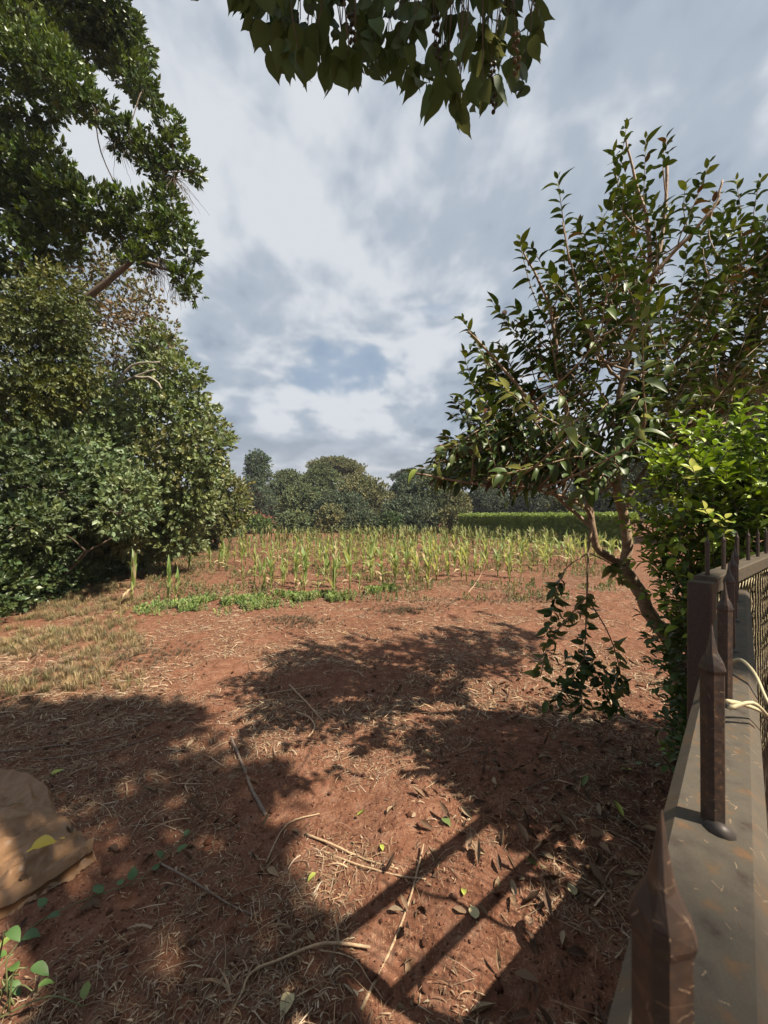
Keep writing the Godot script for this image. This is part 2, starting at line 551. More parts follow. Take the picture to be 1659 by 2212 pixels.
func make_ground_plants() -> void:
	# dry grass along the left edge
	var tuft := blade_tuft(22, 0.13, 0.0045)
	var xfs := []
	var cols := []
	while xfs.size() < 5600:
		var d := rf(4.2, 20.0)
		var edge := -7.0 - 0.31 * (d - 7.1)
		var x := edge + rf(-0.8, 3.2)
		if d < 7.0: x = rf(-1.05 * d, -0.62 * d)
		var far := clampf((x - edge) / 2.6, 0.0, 1.0)
		if rng.randf() < far * 0.75: continue
		if n1.get_noise_2d(x * 1.5, d * 1.5) + n2.get_noise_2d(x, d) * 0.6 + rf(-0.35, 0.2) < -0.08: continue
		xfs.append(Transform3D(Basis(Vector3.UP, rf(0, TAU)).scaled(Vector3.ONE * rf(0.5, 1.2)), Vector3(x, gh(x, -d), -d)))
		cols.append(tone([Color(0.27, 0.195, 0.1), Color(0.2, 0.18, 0.08), Color(0.32, 0.24, 0.13), Color(0.18, 0.14, 0.075)][rng.randi() % 4], 0.25, 0.08))
	var g := scatter("dry_grass", tuft, M.dull_leaf, self, xfs, cols)
	tag(g, "dry brownish grass along the foot of the left hedge", "grass", "", "stuff")
	# low weeds between the maize rows
	var weed := sprig_mesh(11, 0.035, DIAMOND, 0.07, 1.5, 1.1)
	xfs = []
	cols = []
	for i in 11000:
		var d := rf(8.5, 29.0)
		var x := rf(-0.62, 0.6) * d
		if n1.get_noise_2d(x * 0.7 + 31.0, d * 0.7) < -0.08: continue
		xfs.append(Transform3D(Basis(Vector3.UP, rf(0, TAU)).scaled(Vector3.ONE * rf(0.7, 2.0)), Vector3(x, gh(x, -d), -d)))
		cols.append(tone([Color(0.16, 0.18, 0.07), Color(0.26, 0.22, 0.11), Color(0.14, 0.17, 0.065), Color(0.33, 0.26, 0.15)][rng.randi() % 4], 0.25, 0.08))
	g = scatter("field_weeds", weed, M.leaf, self, xfs, cols)
	tag(g, "sparse low weeds growing between the maize plants", "weeds", "", "stuff")
	# dead stubble on the grey patches
	xfs = []
	cols = []
	for a in [[640, 1345, 0.7, 0.3], [1000, 1300, 2.2, 0.5], [1130, 1290, 1.2, 0.4], [870, 1320, 0.8, 0.3], [300, 1420, 0.8, 0.5], [100, 1480, 0.8, 0.5]]:
		var p := on_ground(a[0], a[1])
		for i in 240:
			var x: float = p.x + rng.randfn(0, 0.45) * a[2]
			var z: float = p.z + rng.randfn(0, 0.6) * a[3]
			xfs.append(Transform3D(Basis(Vector3.UP, rf(0, TAU)).scaled(Vector3.ONE * rf(0.25, 0.6)), Vector3(x, gh(x, z), z)))
			cols.append(tone(Color(0.12, 0.09, 0.055), 0.3, 0.08))
	g = scatter("dead_stubble", tuft, M.dull_leaf, self, xfs, cols)
	tag(g, "patches of grey dead stubble in front of the maize", "stubble", "", "stuff")
	# bright weed cushions along the front row
	var k := 0
	for a in [[495, 1308, 1.5, 0.7, 900, "largest bright green weed cushion before the front maize row"], [650, 1294, 1.25, 0.5, 600, "bright green weed patch left of the tall front maize plant"], [790, 1280, 1.0, 0.4, 380, "bright green weed patch right of the tall front maize plant"], [365, 1318, 0.6, 0.5, 200, "small green weeds round the left maize plants"], [870, 1272, 0.6, 0.25, 160, "thin green weed patch under the middle front maize plants"]]:
		var p := on_ground(a[0], a[1])
		xfs = []
		cols = []
		for i in int(a[4] * 2.6):
			var x: float = p.x + rng.randfn(0, 0.42) * a[2]
			var z: float = p.z + rng.randfn(0, 0.36) * a[3]
			if n2.get_noise_2d(x * 0.55, z * 0.55) + rf(-0.12, 0.12) < 0.1: continue
			xfs.append(Transform3D(Basis(Vector3.UP, rf(0, TAU)) * Basis(Vector3.RIGHT, rf(-0.4, 0.4)) * Basis.from_scale(Vector3.ONE * rf(0.8, 1.9)), Vector3(x, gh(x, z), z)))
			cols.append(tone([Color(0.25, 0.35, 0.12), Color(0.3, 0.4, 0.13), Color(0.2, 0.29, 0.1), Color(0.32, 0.34, 0.16)][rng.randi() % 4], 0.3, 0.08))
		g = scatter("weed_patch", weed, M.leaf, self, xfs, cols)
		tag(g, a[5], "weeds", "", "stuff")
		k += 1

# ---------------------------------------------------------------- maize
var maize_leaves := []
var maize_stalk: ArrayMesh
func maize_leaf(l: float, w: float, up: float, fall: float) -> ArrayMesh:
	var st := new_st()
	var a := []
	var m := []
	var b := []
	var p := Vector3.ZERO
	var segs := 7
	for i in segs + 1:
		var t := float(i) / segs
		var an := up - fall * t * t
		var ww := w * 0.5 * (sin(PI * pow(clampf(t * 0.96 + 0.04, 0, 1), 0.6)) * 0.95 + 0.05 * (1.0 - t))
		m.append(p)
		var n := Vector3(-sin(an), cos(an), 0)
		var tw := sin(t * 3.0) * 0.35
		var s := Vector3(0, sin(tw), cos(tw)) * ww
		a.append(p + s + n * ww * 0.45)
		b.append(p - s + n * ww * 0.45)
		p += Vector3(cos(an), sin(an), 0) * l / segs
	for i in segs:
		quad(st, m[i], a[i], a[i + 1], m[i + 1])
		quad(st, m[i], m[i + 1], b[i + 1], b[i])
	return done(st)

func maize_plant(p: Vector3, hgt: float, dryness: float, label: String, group := "", few := false, lush := 1.0) -> Node3D:
	var t := thing("maize_plant", label, "maize plant", p, group)
	t.rotation = Vector3(rf(-0.09, 0.09), rf(0, TAU), rf(-0.09, 0.09))
	var s := hgt
	part("stalk", maize_stalk, M.maize_dry if dryness > 0.75 else M.maize_stalk, t, Transform3D(Basis(Vector3.RIGHT, rf(-0.08, 0.08)).scaled(Vector3(s, s * 0.8, s)), Vector3.ZERO))
	var n := (6 if few else 10) + rng.randi() % 3
	for i in n:
		var f := (i + 0.6) / n
		var top := f > 0.72
		var which := (5 + rng.randi() % 2) if top else rng.randi() % 5
		if lush > 1.0 and not few: which = [1, 5, 6, 5, 0][rng.randi() % 5]
		var mat: Material = M.maize_green
		if rng.randf() < dryness + (0.45 if f < 0.35 else 0.0): mat = M.maize_yellow
		if rng.randf() < dryness * 0.5 + (0.35 if f < 0.3 else 0.0): mat = M.maize_dry
		if mat == M.maize_dry and f < 0.35: which = 4
		var b := Basis(Vector3.UP, i * PI + rf(-0.7, 0.7)) * Basis(Vector3.BACK, rf(-0.3, 0.15))
		part("leaf", maize_leaves[which], mat, t, Transform3D(b.scaled(Vector3.ONE * s * lush * rf(0.75, 1.15)), Vector3(0, s * lerpf(0.1, 0.72, f), 0)))
	return t

func make_maize() -> void:
	M.maize_green = leaf_mat(Color(0.11, 0.185, 0.048), 0.5, 0.7)
	M.maize_green.vertex_color_use_as_albedo = false
	M.maize_yellow = leaf_mat(Color(0.2, 0.24, 0.075), 0.55, 0.7)
	M.maize_yellow.vertex_color_use_as_albedo = false
	M.maize_dry = leaf_mat(Color(0.33, 0.25, 0.14), 0.8, 0.4)
	M.maize_dry.vertex_color_use_as_albedo = false
	M.maize_stalk = plain(Color(0.22, 0.25, 0.085), 0.6)
	maize_leaves = [maize_leaf(0.5, 0.085, 1.32, 1.7), maize_leaf(0.55, 0.09, 1.38, 1.3), maize_leaf(0.44, 0.08, 1.2, 2.3), maize_leaf(0.6, 0.085, 1.35, 2.6), maize_leaf(0.4, 0.06, 0.6, 2.4), maize_leaf(0.46, 0.085, 1.48, 0.6), maize_leaf(0.42, 0.075, 1.53, 0.25)]
	var st := new_st()
	tube(st, [Vector3.ZERO, Vector3(0.004, 0.35, 0), Vector3(-0.003, 0.7, 0.003), Vector3(0, 1.0, 0)], [0.022, 0.019, 0.014, 0.007], 6)
	maize_stalk = done(st)
	# plants one can tell apart: base x, base y, top y in the measured grid, dryness, label
	var named := [
		[285, 1303, 1202, 0.15, "leftmost tall green maize plant beside the dry grass"],
		[364, 1297, 1220, 0.45, "upright yellow green maize plant second from the left"],
		[378, 1302, 1240, 0.6, "thin yellow maize stalk leaning on the second plant from the left"],
		[263, 1343, 1288, 1.0, "broken dry maize stub at the left front of the field"],
		[408, 1234, 1198, 0.5, "thin lone maize stalk in the sparse left of the field"],
		[473, 1232, 1184, 0.3, "dark green maize plant alone in the sparse left field"],
		[366, 1240, 1196, 0.2, "dark maize plant standing in the left shade"],
		[570, 1275, 1216, 0.2, "bushy green maize plant behind the big weed cushion"],
		[508, 1293, 1256, 0.9, "small dry yellow maize plant by the big weed cushion"],
		[720, 1292, 1214, 0.1, "tallest bright green maize plant of the front row"],
		[662, 1262, 1190, 0.25, "spreading maize plant left of the tall front plant"],
		[640, 1268, 1200, 0.4, "narrow maize plant just left of the spreading one"],
		[615, 1262, 1220, 0.7, "short yellowing maize plant between two greener ones"],
		[525, 1262, 1226, 0.6, "short pale maize plant in the sparse left front"],
		[756, 1272, 1196, 0.35, "maize plant right of the tall front plant"],
		[776, 1282, 1236, 0.8, "short dry maize plant right of the tall front plant"],
		[806, 1254, 1196, 0.3, "upright maize plant behind the right weed patch"],
		[855, 1258, 1206, 0.2, "dark leaved maize plant in the middle front"],
		[879, 1276, 1196, 0.3, "tall slim maize plant at the right end of the weeds"],
		[898, 1264, 1202, 0.5, "yellowing maize plant beside the tall slim one"],
		[924, 1272, 1208, 0.6, "pale maize plant with drooping leaves in the right front"],
		[969, 1254, 1196, 0.45, "broad maize plant with yellow leaves right of centre"],
		[1008, 1256, 1186, 0.5, "fountain shaped maize plant right of centre"],
		[1075, 1244, 1188, 0.45, "low bushy maize plant at the right front edge"],
		[1101, 1258, 1196, 0.5, "maize plant with a brown base at the right front edge"],
		[1053, 1228, 1180, 0.5, "maize plant half hidden behind the right front row"],
		[1126, 1216, 1168, 0.35, "taller green maize plant in the right of the field"],
		[1177, 1236, 1180, 0.5, "maize plant left of the hanging guava shoot"],
		[1240, 1232, 1184, 0.55, "maize plant seen beside the leaning guava stem"]]
	var used := []
	for a in named:
		var p := on_ground(a[0], a[1])
		used.append(Vector2(p.x, p.z))
		maize_plant(p, (a[1] - a[2]) / FOC * -p.z * 1.05, a[3] * 0.8, a[4], "", a[3] > 0.85, 1.08)
	# rows behind them
	var spots := []
	var d := 9.4
	while d < 29.0:
		var x := -0.6 * d
		while x < minf(0.58 * d, 12.5):
			x += rf(0.32, 0.7)
			var front := 9.3 + 0.5 * maxf(x + 1.2, 0.0)
			if d < front: continue
			var keep := 0.85 + 0.8 * n1.get_noise_2d(x * 0.5 + 7.0, d * 0.5)
			if x < -2.0: keep -= 0.08 * (-2.0 - x) + (0.25 if d < 15.0 else 0.05)
			if x < -0.43 * d: keep -= 0.5
			if rng.randf() > keep: continue
			var px := x + rf(-0.15, 0.15)
			var pz := -d + rf(-0.35, 0.35)
			var free := true
			for u in used:
				if u.distance_to(Vector2(px, pz)) < 0.35: free = false
			if free: spots.append(Vector3(px, gh(px, pz), pz))
		d += rf(0.75, 0.95)
	spots.sort_custom(func(a, b): return a.z > b.z)
	var far_x := []
	var far_c := []
	for i in spots.size():
		var p: Vector3 = spots[i]
		var dry := clampf(0.28 + 0.5 * n1.get_noise_2d(p.x * 0.6, p.z * 0.6), 0.15, 0.8)
		if i < 271:
			var zone := "left" if p.x < -2.0 else ("middle" if p.x < 3.0 else "right")
			var band := "front" if -p.z < 13.0 else ("middle" if -p.z < 15.5 else "rear")
			var look := "greener" if dry < 0.38 else ("yellowing" if dry < 0.58 else "half dry")
			var tall := rf(0.58, 1.1)
			var size := "low" if tall < 0.77 else ("tall" if tall > 0.9 else "middling")
			maize_plant(p, tall, dry, "%s %s maize plant in the %s rows at the %s of the field" % [size, look, band, zone], "maize plants crowded in the %s rows at the %s" % [band, zone], -p.z > 15.0)
		else:
			far_x.append(Transform3D(Basis(Vector3.UP, rf(0, TAU)).scaled(Vector3.ONE * rf(0.7, 1.05)), p))
			far_c.append(tone([Color(0.25, 0.28, 0.1), Color(0.3, 0.3, 0.13), Color(0.19, 0.24, 0.085)][rng.randi() % 3], 0.2, 0.05))
	var sw := new_st()
	sw.append_from(maize_stalk, 0, Transform3D(Basis.from_scale(Vector3(1, 0.8, 1)), Vector3.ZERO))
	for i in 9:
		var f := (i + 0.6) / 9.0
		var b := Basis(Vector3.UP, i * PI + rf(-0.6, 0.6))
		sw.append_from(maize_leaves[5 if f > 0.75 else i % 5], 0, Transform3D(b, Vector3(0, lerpf(0.12, 0.76, f), 0)))
	var o := scatter("distant_maize", sw.commit(), M.dull_leaf, self, far_x, far_c)
	tag(o, "farthest yellowing maize rows before the tree line", "maize", "", "stuff")
	print("maize spots ", spots.size())

# ---------------------------------------------------------------- trees
# a tree whose clumps are given in the measured grid: [px, py, depth, radius in px, flatness, density]
func clump_list(rows: Array, depth: float, jitter: float) -> Array:
	var out := []
	for r in rows:
		var d: float = (r[3] if r.size() > 3 and r[3] > 0.0 else depth) + rf(-jitter, jitter)
		var rad: float = r[2] / FOC * d
		var flat: float = r[4] if r.size() > 4 else 0.85
		out.append([at(r[0], r[1], d), Vector3(rad, rad * flat, rad * rf(0.9, 1.25)), r[5] if r.size() > 5 else 1.0])
	return out

func tree(called: String, label: String, base: Vector3, clumps: Array, sprig: Mesh, mat: Material, per: float, size: float, cols: Array, trunk_r: float, bark: Material, group := "", up := 0.5, inner := 0.45, fork := 0.45) -> Node3D:
	var t := thing(called, label, "tree", base, group)
	var st := new_st()
	var mean := Vector3.ZERO
	for c in clumps: mean += c[0]
	mean /= clumps.size()
	var top := Vector3(lerpf(base.x, mean.x, 0.6), lerpf(base.y, mean.y, fork), lerpf(base.z, mean.z, 0.6))
	limb(st, [Vector3(0, -0.1, 0), (top - base) * 0.5 + Vector3(rf(-0.2, 0.2), 0, rf(-0.2, 0.2)) * trunk_r * 4.0, top - base], trunk_r, trunk_r * 0.75, 8)
	part("trunk", done(st), bark, t)
	st = new_st()
	var s := top - base
	var order := []
	for c in clumps: order.append([(c[0] - top).length(), c])
	order.sort_custom(func(p, q): return p[0] < q[0])
	var joints := [[s, trunk_r * 0.62]]
	for row in order:
		var e: Vector3 = row[1][0] - base
		var from: Array = joints[0]
		for j in joints:
			if (j[0] - e).length() + (j[0] - s).length() * 0.35 < (from[0] - e).length() + (from[0] - s).length() * 0.35: from = j
		var f0: Vector3 = from[0]
		var r0: float = from[1] * 0.78
		var bend: Vector3 = f0.lerp(e, 0.5) + Vector3(rf(-1, 1), rf(-0.4, 0.8), rf(-1, 1)) * (e - f0).length() * 0.14
		limb(st, [f0, bend, e], r0, maxf(r0 * 0.55, 0.012), 6)
		joints.append([e, maxf(r0 * 0.6, 0.016)])
		for k in 5:
			var q: Vector3 = e + rand_dir() * row[1][1] * 0.85
			limb(st, [e.lerp(bend, 0.2), e.lerp(q, 0.5) + rand_dir() * 0.05, q], maxf(r0 * 0.3, 0.008), 0.004, 4)
	part("branches", done(st), bark, t)
	var xfs := []
	var co := []
	fill_clumps(clumps, per, size, cols, base, xfs, co, up, inner)
	scatter("crown", sprig, mat, t, xfs, co, "stuff")
	return t

func far_tree(label: String, px: float, top_py: float, wpx: float, d: float, cols: Array, kind: String, group: String) -> Node3D:
	var hgt := EYE + (1106.0 - top_py) / FOC * d
	var x := (px - 829.5) / FOC * d
	var r := wpx / FOC * d * 0.5
	var base := Vector3(x, 0, -d)
	var clumps := []
	var tr := 0.018 * hgt + 0.06
	if kind == "flat":
		var n := 18
		for i in n:
			var a := rf(0, TAU)
			var q := sqrt((i + 0.5) / n)
			var y := hgt - 0.35 - 0.28 * hgt * (1.0 if i % 3 == 0 else (0.45 if i % 3 == 1 else 0.0)) * q - q * q * 0.9
			var rr := r * rf(0.28, 0.45)
			clumps.append([Vector3(x + cos(a) * q * r * 0.8, y - rr * 0.2, -d + sin(a) * q * r * 0.8), Vector3(rr, rr * 0.3, rr)])
		return tree("flat_topped_tree", label, base, clumps, M.sprig_far, M.dull_leaf, 11.0, 0.95, cols, tr, M.bark, group, 0.7, 0.2, 0.72)
	var low := 0.12 if kind == "bush" else (0.2 if kind == "cone" else 0.26)
	var n2_ := 12 if kind != "bush" else 8
	for i in n2_:
		var f := (i + 0.5) / n2_
		var y := hgt * lerpf(low, 0.93, f)
		var prof := sin(PI * pow(lerpf(0.12, 0.93, f), 0.85)) if kind != "cone" else (1.0 - f) * 0.9 + 0.25
		var a := i * 2.4 + rf(-0.5, 0.5)
		var rr := r * rf(0.42, 0.62) * (0.6 + 0.4 * prof)
		y = minf(y, hgt - rr * 0.75)
		var q := maxf(r * prof - rr * 0.8, 0.0)
		clumps.append([Vector3(x + cos(a) * q, y, -d + sin(a) * q), Vector3(rr, rr * 0.85, rr)])
	return tree({"bush": "shrub", "cone": "evergreen_tree", "round": "broadleaf_tree"}[kind], label, base, clumps, M.sprig_far, M.dull_leaf, 9.0, 1.0, cols, tr, M.bark, group, 0.5, 0.5, 0.4)

func make_far_trees() -> void:
	M.sprig_far = sprig_mesh(9, 0.26, DIAMOND, 0.3, 1.2, 1.1)
	var blue_green := [Color(0.1, 0.14, 0.085), Color(0.115, 0.15, 0.09)]
	var mid := [Color(0.13, 0.16, 0.075), Color(0.15, 0.175, 0.08), Color(0.115, 0.145, 0.07)]
	var olive := [Color(0.16, 0.17, 0.08), Color(0.18, 0.18, 0.085)]
	var dark := [Color(0.085, 0.11, 0.065), Color(0.095, 0.12, 0.07)]
	var gtxt := "trees beyond the maize field"
	far_tree("dense blue green evergreen standing left in the far tree line", 557, 974, 100, 55, blue_green, "cone", gtxt)
	far_tree("lower rounded tree just right of the far evergreen", 625, 1020, 110, 60, mid, "round", gtxt)
	far_tree("wide flat topped tree with layered crown above the far line", 745, 988, 150, 66, olive, "flat", gtxt)
	far_tree("tall leafy tree in front of the layered flat crown", 695, 1008, 110, 54, mid, "round", gtxt)
	far_tree("rounded olive tree left of the sky notch in the tree line", 785, 1040, 130, 50, olive, "round", gtxt)
	far_tree("bushy mid green tree below the lower rounded tree", 655, 1052, 100, 47, mid, "round", gtxt)
	far_tree("tall narrow tree just right of the sky notch", 876, 1028, 80, 52, blue_green, "round", gtxt)
	far_tree("full crowned tree left of the clipped hedge", 935, 1028, 110, 50, mid, "round", gtxt)
	far_tree("pale green bushy tree at the left end of the clipped hedge", 985, 1056, 60, 42, olive, "round", gtxt)
	far_tree("thin flat topped tree peeping over the right tree line", 905, 1012, 120, 74, dark, "flat", gtxt)
	far_tree("flat topped tree behind the low guava branch", 1060, 990, 190, 72, dark, "flat", gtxt)
	far_tree("flat topped tree behind the guava stems", 1190, 985, 170, 70, dark, "flat", gtxt)
	far_tree("dark round tree over the middle of the clipped hedge", 1050, 1052, 110, 62, dark, "round", gtxt)
	far_tree("dark round tree behind the guava fork", 1150, 1048, 130, 60, dark, "round", gtxt)
	far_tree("pale shrub like tree behind the right end of the hedge", 1222, 1078, 74, 34, [Color(0.1, 0.11, 0.05)], "round", gtxt)
	far_tree("dark tree behind the lime shrub", 1330, 1010, 190, 48, dark, "round", gtxt)
	far_tree("hazy tall tree seen through the right of the guava crown", 1560, 830, 330, 26, mid, "round", gtxt)
	far_tree("dark low tree filling the line under the flat crown", 735, 1072, 120, 44, dark, "round", gtxt)
	far_tree("dark low tree filling the line left of the hedge", 885, 1078, 110, 43, dark, "round", gtxt)
	var g2 := "shrubs at the foot of the far trees"
	far_tree("bright green shrub below the far evergreen", 555, 1118, 60, 36, [Color(0.1, 0.15, 0.045)], "bush", g2)
	far_tree("pale green shrub near the left tree row's end", 470, 1128, 90, 30, [Color(0.1, 0.14, 0.06)], "bush", g2)
	far_tree("dark shrub left of the middle of the far field edge", 640, 1110, 90, 38, mid, "bush", g2)
	far_tree("yellowish shrub in the middle of the far field edge", 715, 1092, 66, 38, olive, "bush", g2)
	far_tree("dark shrub right of the yellowish far shrub", 780, 1112, 90, 37, dark, "bush", g2)
	far_tree("light green shrub below the sky notch", 843, 1112, 56, 36, [Color(0.08, 0.12, 0.045)], "bush", g2)
	far_tree("dark shrub left of the clipped hedge", 905, 1104, 100, 37, dark, "bush", g2)
	far_tree("brownish shrub touching the clipped hedge", 975, 1098, 80, 36, olive, "bush", g2)

func make_hedge_far() -> void:
	# clipped hedge on the right of the field
	var a := Vector3(6.9, 0, -33.0)
	var b := Vector3(13.5, 0, -21.0)
	var t := thing("clipped_hedge", "long clipped hedge with a sunlit top right of the maize", "hedge", a)
	var clumps := []
	var n := 26
	for i in n:
		var p := a.lerp(b, i / (n - 1.0))
		var hh := 1.3 + 0.25 * sin(i * 0.35) * 0.4 + 0.1 * i / n
		clumps.append([p + Vector3(0, hh * 0.52, 0), Vector3(0.62, hh * 0.5, 0.62)])
	var xfs := []
	var co := []
	var dirn := (b - a).normalized()
	var nrm := Vector3(dirn.z, 0, -dirn.x)
	for i in 13000:
		var s := rng.randf()
		var p := a.lerp(b, s)
		var hh := 1.56 + 0.1 * s + 0.05 * n1.get_noise_2d(s * 20.0, 3.0)
		var u := rng.randf()
		var q := Vector3.ZERO
		var dir := Vector3.UP
		if u < 0.45:
			var an := rf(-1.5, 1.5)
			q = p + nrm * sin(an) * 0.62 + Vector3.UP * (hh - 0.34 + 0.34 * cos(an) + rf(-0.06, 0.1))
			dir = Vector3.UP * 1.5 + nrm * sin(an)
		elif u < 0.92:
			q = p + nrm * (-0.62 + rf(-0.04, 0.16)) * (1.0 if nrm.z < 0 else -1.0) + Vector3.UP * rf(0.03, hh - 0.2)
			dir = Vector3(0, 0.3, 1)
		else:
			q = p + nrm * rf(-0.5, 0.5) + Vector3.UP * rf(0.1, hh)
		xfs.append(Transform3D(twist(dir + rand_dir() * 0.7).scaled(Vector3.ONE * rf(0.35, 0.65)), q - a))
		co.append(tone([Color(0.28, 0.37, 0.1), Color(0.23, 0.32, 0.085), Color(0.33, 0.42, 0.12)][rng.randi() % 3], 0.25, 0.06))
	for i in 7000:
		var s := rng.randf()
		var q := a.lerp(b, s) + nrm * rf(-0.7, 0.7) + Vector3.UP * (1.48 + 0.1 * s + 0.3 * rng.randf() * rng.randf())
		xfs.append(Transform3D(twist(Vector3.UP + rand_dir() * 0.5).scaled(Vector3.ONE * rf(0.3, 0.55)), q - a))
		co.append(tone([Color(0.28, 0.37, 0.1), Color(0.23, 0.32, 0.085), Color(0.33, 0.42, 0.12)][rng.randi() % 3], 0.25, 0.06))
	scatter("foliage", M.sprig_far, M.leaf, t, xfs, co, "stuff")
	var st := new_st()
	for i in 24:
		var p := a.lerp(b, (i + 0.5) / 24.0) - a
		limb(st, [p + Vector3(0, -0.05, 0), p + Vector3(rf(-0.1, 0.1), 0.6, rf(-0.1, 0.1)), p + Vector3(rf(-0.3, 0.3), 1.1, rf(-0.3, 0.3))], 0.03, 0.01, 5)
	part("stems", done(st), M.bark, t).set_meta("kind", "stuff")

func make_house() -> void:
	var t := thing("brick_house", "orange brick house half hidden behind the far left trees", "house", Vector3(-22.4, 0, -76.0))
	var brick := ramp_tex(128, 0.05, 41, [Color(0.2, 0.075, 0.045), Color(0.28, 0.11, 0.065), Color(0.33, 0.15, 0.09)], 3, 0.15)
	M.brick = textured(brick, 0.6, 0.9)
	M.tile = textured(brick, 1.1, 0.85)
	part("wall", box_mesh(Vector3(9.0, 4.6, 6.0)), M.brick, t, Transform3D(Basis.IDENTITY, Vector3(0, 2.3, 0)))
	var st := new_st()
	st.set_smooth_group(-1)
	var y0 := 4.55
	var y1 := 7.0
	quad(st, Vector3(-5, y0, 3.6), Vector3(5, y0, 3.6), Vector3(5, y1, 0), Vector3(-5, y1, 0))
	quad(st, Vector3(-5, y0, -3.6), Vector3(-5, y1, 0), Vector3(5, y1, 0), Vector3(5, y0, -3.6))
	tri(st, Vector3(-5, y0, 3.6), Vector3(-5, y1, 0), Vector3(-5, y0, -3.6))
	tri(st, Vector3(5, y0, 3.6), Vector3(5, y0, -3.6), Vector3(5, y1, 0))
	quad(st, Vector3(-5, y0, -3.6), Vector3(5, y0, -3.6), Vector3(5, y0, 3.6), Vector3(-5, y0, 3.6))
	part("roof", done(st, false), M.tile, t)
	var glass := plain(Color(0.03, 0.04, 0.05), 0.1)
	var fr := plain(Color(0.6, 0.58, 0.54), 0.6)
	for x in [-2.6, 0.4, 3.0]:
		var w := part("window", box_mesh(Vector3(1.3, 1.3, 0.12)), fr, t, Transform3D(Basis.IDENTITY, Vector3(x, 2.6, 3.03)))
		part("pane", box_mesh(Vector3(1.14, 1.14, 0.04)), glass, w, Transform3D(Basis.IDENTITY, Vector3(0, 0, 0.06)))

